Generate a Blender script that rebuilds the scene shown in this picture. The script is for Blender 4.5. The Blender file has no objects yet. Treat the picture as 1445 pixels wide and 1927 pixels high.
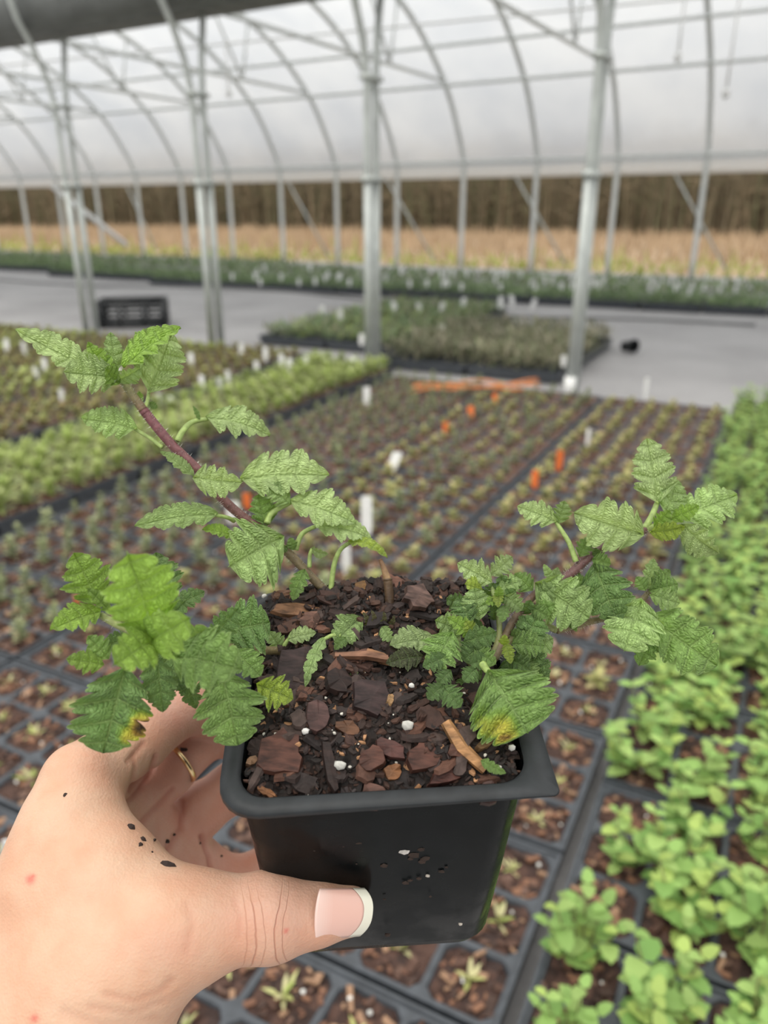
import bpy, math, random
import numpy as np
from mathutils import Vector, Matrix

# ------------------------------------------------------------------ camera, world, light, exposure
FPX, CU, CV = 1447.0, 722.5, 963.5
PITCH = math.radians(21.4)
CAM = np.array([0.0, 0.0, 0.9])
CR = np.array([1.0, 0.0, 0.0])
CF = np.array([0.0, math.cos(PITCH), -math.sin(PITCH)])
CD = np.array([0.0, -math.sin(PITCH), -math.cos(PITCH)])
scene = bpy.context.scene
col = scene.collection
cam_data = bpy.data.cameras.new('camera')
cam_data.sensor_fit = 'VERTICAL'
cam_data.lens = 26.0
cam_data.sensor_height = 26.0 * 1927 / FPX
cam_data.clip_start = 0.01
cam_data.clip_end = 300
cam_data.dof.use_dof = True
cam_data.dof.focus_distance = 0.187
cam_data.dof.aperture_fstop = 13.0
cam = bpy.data.objects.new('camera', cam_data)
cam.location = CAM
cam.rotation_euler = (math.pi / 2 - PITCH, 0, 0)
col.objects.link(cam)
scene.camera = cam

world = bpy.data.worlds.new('overcast_sky')
scene.world = world
world.use_nodes = True
wn, wl = world.node_tree.nodes, world.node_tree.links
wn.clear()
w_out = wn.new('ShaderNodeOutputWorld')
w_bg = wn.new('ShaderNodeBackground')
w_tc = wn.new('ShaderNodeTexCoord')
w_sep = wn.new('ShaderNodeSeparateXYZ')
w_ramp = wn.new('ShaderNodeValToRGB')
w_noise = wn.new('ShaderNodeTexNoise')
w_nr = wn.new('ShaderNodeMapRange')
w_mul = wn.new('ShaderNodeMixRGB')
w_mul.blend_type = 'MULTIPLY'
w_mul.inputs[0].default_value = 1.0
wl.new(w_tc.outputs['Generated'], w_sep.inputs[0])
wl.new(w_sep.outputs['Z'], w_ramp.inputs[0])
e = w_ramp.color_ramp.elements
e[0].position, e[0].color = 0.0, (0.36, 0.37, 0.38, 1)
e[1].position, e[1].color = 1.0, (1.0, 0.985, 0.95, 1)
w_noise.inputs['Scale'].default_value = 2.5
w_noise.inputs['Detail'].default_value = 4
wl.new(w_tc.outputs['Generated'], w_noise.inputs['Vector'])
w_nr.inputs['To Min'].default_value = 0.85
w_nr.inputs['To Max'].default_value = 1.15
wl.new(w_noise.outputs['Fac'], w_nr.inputs['Value'])
wl.new(w_ramp.outputs[0], w_mul.inputs[1])
wl.new(w_nr.outputs[0], w_mul.inputs[2])
wl.new(w_mul.outputs[0], w_bg.inputs['Color'])
w_bg.inputs['Strength'].default_value = 2.0
wl.new(w_bg.outputs[0], w_out.inputs[0])

sun_data = bpy.data.lights.new('veiled_sun', 'SUN')
sun_data.energy = 1.5
sun_data.angle = math.radians(50)
sun_data.color = (1.0, 0.96, 0.88)
sun = bpy.data.objects.new('veiled_sun', sun_data)
sun.rotation_euler = (math.radians(24), math.radians(-20), 0)
col.objects.link(sun)

scene.view_settings.view_transform = 'Standard'
scene.view_settings.look = 'None'
scene.view_settings.gamma = 1.0
scene.view_settings.use_curve_mapping = False
scene.view_settings.exposure = 0.0
scene.cycles.use_denoising = True
scene.cycles.use_adaptive_sampling = True
scene.cycles.adaptive_threshold = .04
scene.cycles.max_bounces = 5
scene.cycles.diffuse_bounces = 3
scene.cycles.transparent_max_bounces = 12
scene.cycles.caustics_reflective = False
scene.cycles.caustics_refractive = False

# ------------------------------------------------------------------ helpers
rnd = random.Random(11)
ORG = {}                                    # world origin of every object we make


def P(u, v, z):
    """point seen at pixel (u, v) at depth z"""
    return CAM + z * ((u - CU) / FPX * CR + (v - CV) / FPX * CD + CF)


def c2w(p):
    """camera-space metric (x right, y down, z forward) to world; works on arrays"""
    p = np.asarray(p, float)
    return CAM + p[..., 0:1] * CR + p[..., 1:2] * CD + p[..., 2:3] * CF


def PC(u, v, z):
    return np.array([(u - CU) / FPX * z, (v - CV) / FPX * z, z])


def G(u, v, h=0.0):
    """point of the horizontal plane z = h seen at pixel (u, v)"""
    d = (u - CU) / FPX * CR + (v - CV) / FPX * CD + CF
    t = (h - CAM[2]) / d[2]
    return CAM + t * d


def proj(p):
    q = np.asarray(p, float) - CAM
    z = q @ CF
    if z < 0.02:
        return (-9999, -9999, z)
    return (CU + FPX * (q @ CR) / z, CV + FPX * (q @ CD) / z, z)


def seen(p, m=60):
    u, v, z = proj(p)
    return z > 0.05 and -m < u < 1445 + m and -m < v < 1927 + m


def unit(v):
    v = np.asarray(v, float)
    return v / max(np.linalg.norm(v), 1e-12)


class MB:
    """collects faces, then becomes ONE mesh object"""
    def __init__(self):
        self.v, self.f, self.c, self.n = [], [], [], 0

    def add(self, verts, faces, colr=None):
        verts = np.asarray(verts, float).reshape(-1, 3)
        o = self.n
        self.v.append(verts)
        self.n += len(verts)
        for k, f in enumerate(faces):
            self.f.append(tuple(i + o for i in f))
            self.c.append(colr)

    def box(self, c, ax, ay, az, hx, hy, hz, colr=None):
        c, ax, ay, az = map(np.asarray, (c, ax, ay, az))
        vs = [c + sx * hx * ax + sy * hy * ay + sz * hz * az for sx in (-1, 1) for sy in (-1, 1) for sz in (-1, 1)]
        self.add(vs, [(0, 1, 3, 2), (4, 6, 7, 5), (0, 4, 5, 1), (2, 3, 7, 6), (0, 2, 6, 4), (1, 5, 7, 3)], colr)

    def tube(self, path, r, n=8, colr=None, caps=True):
        path = [np.asarray(p, float) for p in path]
        rs = r if hasattr(r, '__len__') else [r] * len(path)
        ref = None
        vs = []
        for i, p in enumerate(path):
            t = unit(path[min(i + 1, len(path) - 1)] - path[max(i - 1, 0)])
            if ref is None:
                ref = np.array([0, 0, 1.0]) if abs(t[2]) < 0.8 else np.array([1.0, 0, 0])
            a = unit(ref - t * (ref @ t))
            ref = a
            b = np.cross(t, a)
            for k in range(n):
                th = 2 * math.pi * k / n
                vs.append(p + rs[i] * (math.cos(th) * a + math.sin(th) * b))
        fs = [(i * n + k, i * n + (k + 1) % n, (i + 1) * n + (k + 1) % n, (i + 1) * n + k)
              for i in range(len(path) - 1) for k in range(n)]
        if caps:
            fs.append(tuple(range(n - 1, -1, -1)))
            fs.append(tuple((len(path) - 1) * n + k for k in range(n)))
        self.add(vs, fs, colr)

    def blob(self, c, r, colr=None, sq=(1, 1, 1), seed=0):
        rr = random.Random(seed)
        vs = [(0, 0, 1)] + [(math.cos(a) * .9, math.sin(a) * .9, .45) for a in np.arange(5) * 1.2566] \
            + [(math.cos(a + .6) * .9, math.sin(a + .6) * .9, -.45) for a in np.arange(5) * 1.2566] + [(0, 0, -1)]
        vs = [np.asarray(c) + r * np.array(p) * np.array(sq) * rr.uniform(.75, 1.15) for p in vs]
        fs = [(0, 1 + k, 1 + (k + 1) % 5) for k in range(5)]
        fs += [(1 + k, 6 + k, 1 + (k + 1) % 5) for k in range(5)]
        fs += [(1 + (k + 1) % 5, 6 + k, 6 + (k + 1) % 5) for k in range(5)]
        fs += [(11, 6 + (k + 1) % 5, 6 + k) for k in range(5)]
        self.add(vs, fs, colr)

    def blade(self, base, d, up, L, W, bend=0.3, segs=3, colr=None, fold=.15):
        """small leaf: 2 x segs quads tapering to its tip, arched"""
        d, up = unit(d), unit(up)
        s = unit(np.cross(d, up))
        up = np.cross(s, d)
        vs = []
        for i in range(segs + 1):
            t = i / segs
            w = W * .5 * (math.sin(math.pi * min(1, t * .92 + .08)) ** .8) if i < segs else 0.0
            w = max(w, W * .04)
            p = np.asarray(base) + d * L * t - up * bend * L * t * t
            vs += [p - s * w + up * fold * w, p, p + s * w + up * fold * w]
        fs = []
        for i in range(segs):
            a = i * 3
            fs += [(a, a + 1, a + 4, a + 3), (a + 1, a + 2, a + 5, a + 4)]
        self.add(vs, fs, colr)

    def mesh(self, name, mat, smooth=True, origin=(0, 0, 0)):
        me = bpy.data.meshes.new(name)
        vs = np.concatenate(self.v) - np.asarray(origin)
        me.from_pydata(vs.tolist(), [], self.f)
        if any(c is not None for c in self.c):
            at = me.attributes.new('Col', 'FLOAT_COLOR', 'FACE')
            flat = []
            for c in self.c:
                c = c or (.5, .5, .5)
                flat += [c[0], c[1], c[2], 1.0]
            at.data.foreach_set('color', flat)
        if smooth:
            me.polygons.foreach_set('use_smooth', [True] * len(me.polygons))
        if mat:
            me.materials.append(mat)
        return me

    def build(self, name, mat, parent=None, origin=None, smooth=True):
        o = ORG[parent.name] if (origin is None and parent is not None) else (np.asarray(origin, float) if origin is not None else np.zeros(3))
        me = self.mesh(name, mat, smooth, o)
        return link(name, me, parent, o)


def link(name, me, parent=None, origin=(0, 0, 0), rot=None, scale=None):
    ob = bpy.data.objects.new(name, me)
    col.objects.link(ob)
    origin = np.asarray(origin, float)
    ORG[ob.name] = origin
    if parent is not None:
        ob.parent = parent
        origin = origin - ORG[parent.name]
    ob.location = origin
    if rot is not None:
        ob.rotation_euler = rot
    if scale is not None:
        ob.scale = (scale,) * 3 if not hasattr(scale, '__len__') else scale
    return ob


def tag(o, label=None, cat=None, group=None, kind=None):
    if label: o['label'] = label
    if cat: o['category'] = cat
    if group: o['group'] = group
    if kind: o['kind'] = kind
    return o


def empty(name, loc):
    o = link(name, None, None, loc)
    o.empty_display_size = .02
    return o


# ------------------------------------------------------------------ materials
def new_mat(name):
    m = bpy.data.materials.new(name)
    m.use_nodes = True
    nt = m.node_tree
    nt.nodes.clear()
    out = nt.nodes.new('ShaderNodeOutputMaterial')
    b = nt.nodes.new('ShaderNodeBsdfPrincipled')
    nt.links.new(b.outputs[0], out.inputs[0])
    return m, nt, b, out


def N(nt, kind, **kw):
    n = nt.nodes.new(kind)
    for k, v in kw.items():
        if k in n.inputs.keys():
            n.inputs[k].default_value = v
        else:
            setattr(n, k, v)
    return n


def plain(name, c, rough=.6, metal=0.0, noise=0.15, scale=30, spec=.5, bump=0.0, obj_coord=True):
    m, nt, b, out = new_mat(name)
    tc = N(nt, 'ShaderNodeTexCoord')
    nz = N(nt, 'ShaderNodeTexNoise', Scale=scale, Detail=5.0)
    nt.links.new(tc.outputs['Object'], nz.inputs['Vector'])
    mr = N(nt, 'ShaderNodeMapRange')
    mr.inputs['From Min'].default_value, mr.inputs['From Max'].default_value = .3, .7
    mr.inputs['To Min'].default_value, mr.inputs['To Max'].default_value = 1 - noise, 1 + noise
    nt.links.new(nz.outputs['Fac'], mr.inputs['Value'])
    mx = N(nt, 'ShaderNodeMixRGB', blend_type='MULTIPLY')
    mx.inputs[0].default_value = 1
    mx.inputs[1].default_value = (*c, 1)
    nt.links.new(mr.outputs[0], mx.inputs[2])
    nt.links.new(mx.outputs[0], b.inputs['Base Color'])
    b.inputs['Roughness'].default_value = rough
    b.inputs['Metallic'].default_value = metal
    b.inputs['Specular IOR Level'].default_value = spec
    if bump:
        bp = N(nt, 'ShaderNodeBump', Strength=bump, Distance=.002)
        nt.links.new(nz.outputs['Fac'], bp.inputs['Height'])
        nt.links.new(bp.outputs[0], b.inputs['Normal'])
    return m


def vcol(name, rough=.7, trans=0.0, noise=.2, scale=300, spec=.3, objvar=0.0, bump=0.0):
    """colour from the mesh's own Col attribute, fine grain on top, optional leaf translucency"""
    m, nt, b, out = new_mat(name)
    at = N(nt, 'ShaderNodeAttribute', attribute_name='Col')
    tc = N(nt, 'ShaderNodeTexCoord')
    nz = N(nt, 'ShaderNodeTexNoise', Scale=scale, Detail=4.0)
    nt.links.new(tc.outputs['Object'], nz.inputs['Vector'])
    mr = N(nt, 'ShaderNodeMapRange')
    mr.inputs['From Min'].default_value, mr.inputs['From Max'].default_value = .3, .7
    mr.inputs['To Min'].default_value, mr.inputs['To Max'].default_value = 1 - noise, 1 + noise
    nt.links.new(nz.outputs['Fac'], mr.inputs['Value'])
    mx = N(nt, 'ShaderNodeMixRGB', blend_type='MULTIPLY')
    mx.inputs[0].default_value = 1
    nt.links.new(at.outputs['Color'], mx.inputs[1])
    nt.links.new(mr.outputs[0], mx.inputs[2])
    c = mx.outputs[0]
    if objvar:
        oi = N(nt, 'ShaderNodeObjectInfo')
        m2 = N(nt, 'ShaderNodeMapRange')
        m2.inputs['To Min'].default_value, m2.inputs['To Max'].default_value = 1 - objvar, 1 + objvar
        nt.links.new(oi.outputs['Random'], m2.inputs['Value'])
        mx2 = N(nt, 'ShaderNodeMixRGB', blend_type='MULTIPLY')
        mx2.inputs[0].default_value = 1
        nt.links.new(c, mx2.inputs[1])
        nt.links.new(m2.outputs[0], mx2.inputs[2])
        c = mx2.outputs[0]
    nt.links.new(c, b.inputs['Base Color'])
    b.inputs['Roughness'].default_value = rough
    b.inputs['Specular IOR Level'].default_value = spec
    if bump:
        bp = N(nt, 'ShaderNodeBump', Strength=bump, Distance=.0008)
        nt.links.new(nz.outputs['Fac'], bp.inputs['Height'])
        nt.links.new(bp.outputs[0], b.inputs['Normal'])
    if trans:
        tr = N(nt, 'ShaderNodeBsdfTranslucent')
        nt.links.new(c, tr.inputs['Color'])
        ms = N(nt, 'ShaderNodeMixShader')
        ms.inputs[0].default_value = trans
        nt.links.new(b.outputs[0], ms.inputs[1])
        nt.links.new(tr.outputs[0], ms.inputs[2])
        nt.links.new(ms.outputs[0], out.inputs[0])
    return m


M = {}
M['steel'] = plain('galvanised_steel', (.50, .53, .51), .5, .25, .12, 12)
M['bow'] = plain('bright_galvanised_tube', (.70, .72, .70), .5, .1, .08, 12)
M['gutter'] = plain('dull_gutter_steel', (.16, .17, .165), .6, .2, .2, 8)
M['white'] = plain('white_plastic', (.82, .82, .80), .4, 0, .06, 60)
M['orange'] = plain('orange_plastic', (.85, .20, .05), .45, 0, .08, 60)
M['black'] = plain('black_plastic', (.016, .018, .020), .42, 0, .3, 40)
M['tray'] = plain('grey_black_tray_plastic', (.055, .062, .072), .48, 0, .25, 60, bump=.15)
M['plant'] = vcol('seedling_foliage', .55, .25, .12, 200, .3, .18)
M['grit'] = vcol('bark_and_soil', .75, 0, .35, 500, .35, 0, .5)
M['far'] = vcol('far_foliage', .8, .1, .25, 6, .2)
M['hose'] = plain('grey_hose', (.20, .20, .20), .6)

# ------------------------------------------------------------------ the setting
UP = np.array([0, 0, 1.0])
HL = np.array([-.866, .5, 0])                # along the house (to the left and away)
HM = np.array([.5, .866, 0])                 # across the house, towards the far wall
WALL0 = np.array([4.445, 11.61, 0])          # foot of the far wall's bow no. 0
POST0 = np.array([.99, 4.0, 0])
BAY, SP = 8.3, 1.22
T1 = np.array([.892, -.451, 0])              # tray lattice, to the right
T2 = np.array([.451, .892, 0])               # tray lattice, away


def house(k, d, h):
    return WALL0 + HL * SP * k - HM * d + UP * h


# woven ground cloth
m, nt, b, out = new_mat('woven_ground_cloth')
tc = N(nt, 'ShaderNodeTexCoord')
nz = N(nt, 'ShaderNodeTexNoise', Scale=1.3, Detail=6.0)
nz2 = N(nt, 'ShaderNodeTexNoise', Scale=60.0, Detail=3.0)
nt.links.new(tc.outputs['Object'], nz.inputs['Vector'])
nt.links.new(tc.outputs['Object'], nz2.inputs['Vector'])
cr = N(nt, 'ShaderNodeValToRGB')
cr.color_ramp.elements[0].position, cr.color_ramp.elements[0].color = .3, (.25, .242, .243, 1)
cr.color_ramp.elements[1].position, cr.color_ramp.elements[1].color = .7, (.37, .36, .36, 1)
nt.links.new(nz.outputs['Fac'], cr.inputs[0])
mx = N(nt, 'ShaderNodeMixRGB', blend_type='OVERLAY')
mx.inputs[0].default_value = .25
nt.links.new(cr.outputs[0], mx.inputs[1])
nt.links.new(nz2.outputs['Fac'], mx.inputs[2])
nt.links.new(mx.outputs[0], b.inputs['Base Color'])
b.inputs['Roughness'].default_value = .6
bp = N(nt, 'ShaderNodeBump', Strength=.4, Distance=.03)
nt.links.new(nz.outputs['Fac'], bp.inputs['Height'])
nt.links.new(bp.outputs[0], b.inputs['Normal'])
M['cloth'] = m
mb = MB()
corners = [house(-36, -.3, 0), house(-36, 48, 0), house(44, 48, 0), house(44, -.3, 0)]
n1, n2 = 120, 90
vs, fs = [], []
rg = random.Random(4)
for i in range(n1 + 1):
    for j in range(n2 + 1):
        a, c = i / n1, j / n2
        p = corners[0] * (1 - a) * (1 - c) + corners[1] * (1 - a) * c + corners[3] * a * (1 - c) + corners[2] * a * c
        vs.append(p + UP * rg.uniform(-.006, 0))
for i in range(n1):
    for j in range(n2):
        q = i * (n2 + 1) + j
        fs.append((q, q + 1, q + n2 + 2, q + n2 + 1))
mb.add(vs, fs)
tag(mb.build('floor', M['cloth']), 'grey woven ground cloth of the greenhouse floor', 'floor', kind='structure')

# field outside, dry grass and the bare thicket behind it
M['field'] = plain('dry_field_soil', (.34, .245, .155), .9, 0, .35, .6)
mb = MB()
fa = [house(-70, 70, -.03), house(-70, -70, -.03), house(80, -70, -.03), house(80, 70, -.03)]
mb.add(fa, [(0, 1, 2, 3)])
tag(mb.build('ground', M['field']), 'tan dry field outside the greenhouse wall', 'field', kind='structure')
M['dry'] = vcol('dry_grass_blades', .85, .2, .2, 3)
mb = MB()
rg = random.Random(21)
for i in range(15000):
    d = -.4 - 17.5 * rg.random() ** 1.3
    k = rg.uniform(-7, 26)
    p = house(k, d, -.02)
    if not seen(p + UP * .3, 60):
        continue
    hgt = rg.uniform(.18, .5) * (1 if d < -2.5 else .45)
    t = rg.random()
    c = (.40 + .16 * t, .295 + .125 * t, .195 + .085 * t)
    if d > -3.5 and rg.random() < .9 - .2 * (-d):
        c = (.30 + .1 * t, .38 + .1 * t, .09)
    a = rg.uniform(0, 6.28)
    w = rg.uniform(.012, .035)
    lean = np.array([rg.uniform(-.15, .15), rg.uniform(-.15, .15), 0])
    s = np.array([math.cos(a), math.sin(a), 0]) * w
    mb.add([p - s, p + s, p + UP * hgt + lean], [(0, 1, 2)], c)
tag(mb.build('dry_grass', M['dry'], smooth=False), 'pale tan dry grass standing in the field outside', 'grass', kind='stuff')

mb = MB()
for i in range(10000):
    d = -18.5 - 5 * rg.random()
    k = rg.uniform(-14, 42)
    p = house(k, d, 0)
    if not seen(p + UP * 1.5, 80):
        continue
    hgt = rg.uniform(1.8, 4.6)
    t = rg.random()
    c = (.15 + .12 * t, .125 + .09 * t, .085 + .055 * t)
    if rg.random() < .25:
        c = (.16, .155, .09)
    a = rg.uniform(0, 6.28)
    w = rg.uniform(.015, .05)
    s = np.array([math.cos(a), math.sin(a), 0]) * w
    lean = np.array([rg.uniform(-.5, .5), rg.uniform(-.4, .4), 0])
    mid = p + UP * hgt * .5 + lean * .3
    mb.add([p - s, p + s, mid + s * .7, mid - s * .7, p + UP * hgt + lean], [(0, 1, 2, 3), (3, 2, 4)], c)
    for q in range(3):
        t0 = rg.uniform(.2, .85)
        p0 = p + UP * hgt * t0 + lean * t0
        p1 = p0 + np.array([rg.uniform(-.7, .7), rg.uniform(-.4, .4), rg.uniform(.1, .6)])
        mb.add([p0, p0 + UP * .07, p1], [(0, 1, 2)], c)
# dense undergrowth bank behind the stems
vs, fs = [], []
nk = 90
for i in range(nk + 1):
    k = -16 + 62 * i / nk
    for j, (dd, hh) in enumerate(((-21, -.1), (-21.5, 1.2), (-22.5, 2.6), (-25, 3.6))):
        vs.append(house(k, dd + rg.uniform(-.5, .5), hh + (rg.uniform(-.3, .3) if j else 0)))
for i in range(nk):
    for j in range(3):
        fs.append((i * 4 + j, i * 4 + j + 1, i * 4 + j + 5, i * 4 + j + 4))
mb.add(vs, fs, (.17, .14, .095))
tag(mb.build('thicket', M['far'], smooth=False), 'dark brown leafless thicket along the back of the field', 'thicket', kind='stuff')

# greenhouse film: curved skin of the far bay
PROF = [(0, 0), (0, 1.0), (0, 1.5), (.07, 1.75), (.25, 2.03), (.5, 2.37), (.8, 2.66), (1.25, 2.98), (1.72, 3.24), (2.2, 3.43), (3.1, 3.68), (4.15, 3.78)]
HALF2 = [(BAY - d, h) for d, h in PROF[::-1] if h > 2.1][1:]
ARC = PROF + HALF2 + [(BAY - .28, 2.16)]
m, nt, b, out = new_mat('milky_greenhouse_film')
nt.nodes.remove(b)
tc = N(nt, 'ShaderNodeTexCoord')
nz = N(nt, 'ShaderNodeTexNoise', Scale=.9, Detail=5.0)
nt.links.new(tc.outputs['Object'], nz.inputs['Vector'])
cr = N(nt, 'ShaderNodeValToRGB')
cr.color_ramp.elements[0].position, cr.color_ramp.elements[0].color = .35, (.52, .54, .57, 1)
cr.color_ramp.elements[1].position, cr.color_ramp.elements[1].color = .65, (.63, .64, .65, 1)
nt.links.new(nz.outputs['Fac'], cr.inputs[0])
tr = N(nt, 'ShaderNodeBsdfTranslucent')
nt.links.new(cr.outputs[0], tr.inputs['Color'])
tp = N(nt, 'ShaderNodeBsdfTransparent')
tp.inputs['Color'].default_value = (.60, .62, .64, 1)
df = N(nt, 'ShaderNodeBsdfDiffuse')
df.inputs['Color'].default_value = (.8, .8, .8, 1)
m1 = N(nt, 'ShaderNodeMixShader')
m1.inputs[0].default_value = .15
nt.links.new(tr.outputs[0], m1.inputs[1])
nt.links.new(tp.outputs[0], m1.inputs[2])
m2 = N(nt, 'ShaderNodeMixShader')
m2.inputs[0].default_value = .10
nt.links.new(m1.outputs[0], m2.inputs[1])
nt.links.new(df.outputs[0], m2.inputs[2])
nt.links.new(m2.outputs[0], out.inputs[0])
M['film'] = m
mb = MB()
arc = [(d - .03, h + .03) for d, h in ARC if h >= 1.5]
vs = [house(k, d, h) for k in (-8, 20) for d, h in arc]
na = len(arc)
mb.add(vs, [(i, i + 1, na + i + 1, na + i) for i in range(na - 1)])
tag(mb.build('wall_far', M['film']), 'milky plastic film stretched over the far bay', 'film', kind='structure')
# rolled-down curtain edge: white band under the hip rail
mb = MB()
vs = [house(k, d, h) for k in (-8, 20) for d, h in ((-.03, 1.61), (-.05, 1.57), (-.055, 1.43), (-.03, 1.385), (.0, 1.42), (-.02, 1.59))]
mb.add(vs, [(i, (i + 1) % 6, 6 + (i + 1) % 6, 6 + i) for i in range(6)])
m, nt, b, out = new_mat('white_film_roll')
b.inputs['Base Color'].default_value = (.92, .92, .91, 1)
nzc = N(nt, 'ShaderNodeTexNoise', Scale=3.0, Detail=3.0)
crc = N(nt, 'ShaderNodeValToRGB')
crc.color_ramp.elements[0].color, crc.color_ramp.elements[1].color = (.88, .88, .87, 1), (.96, .96, .96, 1)
nt.links.new(nzc.outputs['Fac'], crc.inputs[0])
nt.links.new(crc.outputs[0], b.inputs['Base Color'])
tr = N(nt, 'ShaderNodeBsdfTranslucent')
nt.links.new(crc.outputs[0], tr.inputs['Color'])
ms = N(nt, 'ShaderNodeMixShader'); ms.inputs[0].default_value = .65
nt.links.new(b.outputs[0], ms.inputs[1]); nt.links.new(tr.outputs[0], ms.inputs[2]); nt.links.new(ms.outputs[0], out.inputs[0])
M['curtain'] = m
tag(mb.build('trim_1', M['curtain']), 'white rolled plastic edge along the open far side', 'curtain roll', kind='structure')


def smooth_path(pts, n=4):
    """Catmull-Rom through (d, h) points"""
    pts = [np.asarray(p, float) for p in pts]
    out = []
    for i in range(len(pts) - 1):
        p0, p1, p2, p3 = pts[max(i - 1, 0)], pts[i], pts[i + 1], pts[min(i + 2, len(pts) - 1)]
        for j in range(n):
            t = j / n
            out.append(.5 * ((2 * p1) + (-p0 + p2) * t + (2 * p0 - 5 * p1 + 4 * p2 - p3) * t * t + (-p0 + 3 * p1 - 3 * p2 + p3) * t ** 3))
    out.append(pts[-1])
    return out


NTH = ['first', 'second', 'third', 'fourth', 'fifth', 'sixth', 'seventh', 'eighth', 'ninth', 'tenth', 'eleventh', 'twelfth', 'thirteenth', 'fourteenth', 'fifteenth']
# bows of the far bay, one object each
for k in range(-1, 14):
    mb = MB()
    o = house(k, 0, 0)
    mb.tube([house(k, d, h) for d, h in smooth_path(ARC, 3)], .038, 8)
    tag(mb.build('roof_bow', M['bow'], origin=o), NTH[k + 1] + ' galvanised hoop of the far bay counted from the right edge', 'hoop', 'far bay hoops')
for i, (d, h, r, nm, lb) in enumerate(((.80, 2.60, .024, 'purlin', 'lower lengthwise purlin pipe tied across the far hoops'),
                                       (1.36, 3.0, .024, 'purlin', 'upper lengthwise purlin pipe tied across the far hoops'),
                                       (0.03, 1.62, .026, 'hip_rail', 'hip rail running along the hoops above the white roll'))):
    mb = MB()
    mb.tube([house(-7, d + .03, h), house(19, d + .03, h)], r, 8)
    tag(mb.build(nm, M['bow'], origin=house(0, d, h)), lb, 'rail', 'lengthwise rails' if nm == 'purlin' else None)
# every second hoop carries a tie with struts
for k in range(-1, 13, 2):
    root = empty('roof_truss', house(k, 4.15, 2.66))
    tag(root, NTH[(k + 1) // 2] + ' roof truss of the far bay counted from the right edge', 'truss', 'far bay trusses')
    mb = MB()
    mb.tube([house(k, .82, 2.66), house(k, BAY - .82, 2.66)], .026, 8)
    mb.build('tie', M['bow'], root)
    for d0, d1, h1 in ((2.4, 2.2, 3.42), (2.4, 3.1, 3.67), (5.9, 6.1, 3.42), (5.9, 5.2, 3.67)):
        mb = MB()
        mb.tube([house(k, d0, 2.66), house(k, d1, h1)], .018, 6)
        mb.build('strut', M['bow'], root)
# diagonal braces of the far wall
for k0, k1, r, lb in ((11.1, 9.35, .045, 'white board brace slanting from the side wall to the left of the black crate'),):
    mb = MB()
    a, c = house(k0, .05, 1.42), house(k1, .05, .22)
    ax = unit(c - a)
    mb.box((a + c) / 2, ax, HM, np.cross(ax, HM), np.linalg.norm(c - a) / 2, .012, .05)
    tag(mb.build('board_brace', M['white'], origin=c), lb, 'brace')
for wi, (k0, k1) in enumerate(((.35, -.35), (2.3, 1.6), (4.2, 3.5), (5.9, 5.3), (9.3, 8.9))):
    mb = MB()
    mb.tube([house(k0, -.06, 1.40), house(k1, -.25, .1)], .016, 6)
    tag(mb.build('wind_brace', M['steel'], origin=house(k1, -.25, .1)), NTH[wi] + ' thin slanting wind brace of the side wall counted from the right edge', 'brace', 'wind braces')

# gutter and its posts
post_k = [POST0 + HL * SP * i for i in range(4)]
mb = MB()
g0, g1 = POST0 + HL * SP * -3, POST0 + HL * SP * 12
pr = [(-.22, .10), (-.22, .20), (-.20, .20), (-.17, .02), (.17, .02), (.19, .20), (.22, .20), (.22, .10), (.18, -.05), (-.18, -.05)]
vs = [g + HM * a + UP * (2.03 + h) for g in (g0, g1) for a, h in pr]
np_ = len(pr)
mb.add(vs, [(i, (i + 1) % np_, np_ + (i + 1) % np_, np_ + i) for i in range(np_)])
tag(mb.build('gutter', M['gutter'], origin=post_k[3] + UP * 2.11), 'dark grey roof gutter crossing the top corner above the posts', 'gutter', kind='structure')
plabels = ['lone grey steel post with a white foot at the edge of the brown seedling trays',
           'grey steel post in the middle, behind the lime green trays',
           'paired pipe post second from the edge, just beside the grey walkway',
           'paired pipe post nearest the edge, standing behind the black crate']
NEARARC = [(.30, 2.42)] + [(d, h) for d, h in PROF if h > 2.5] + [(BAY - d, h) for d, h in PROF[::-1]][1:]
for i, p in enumerate(post_k):
    root = empty('gutter_post', p)
    tag(root, plabels[i], 'post', 'gutter posts')
    for s in (-1, 1):
        mb = MB()
        off = HM * .045 * s
        path = [p + off + UP * .0, p + off + UP * 1.2, p + off + UP * 1.55, p + off * 1.4 + UP * 1.75, p + off * 2.3 + UP * 1.98, p + off * 3.6 + UP * 2.16]
        if s < 0:
            path = path[:3] + [p - HM * d + UP * h for d, h in [(.085, 1.72), (.16, 1.88), (.245, 2.02), (.275, 2.12), (.31, 2.22), (.45, 2.40)] + NEARARC[1:]]
        mb.tube(path, .0195, 8)
        mb.build('pipe', M['steel'], root)
        mb = MB()
        mb.tube([p + off + UP * .04, p + off + UP * 1.08], .0235, 10)
        mb.build('sleeve', M['steel'], root)
    for h in (1.06, 1.55):
        mb = MB()
        mb.box(p + UP * h, HM, HL, UP, .078, .028, .012)
        mb.build('clamp', M['steel'], root)
    if i == 0:
        mb = MB()
        mb.tube([p - HM * .05 + UP * 0, p - HM * .05 + UP * .10], .031, 10)
        mb.build('foot_sleeve', M['white'], root)

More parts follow.
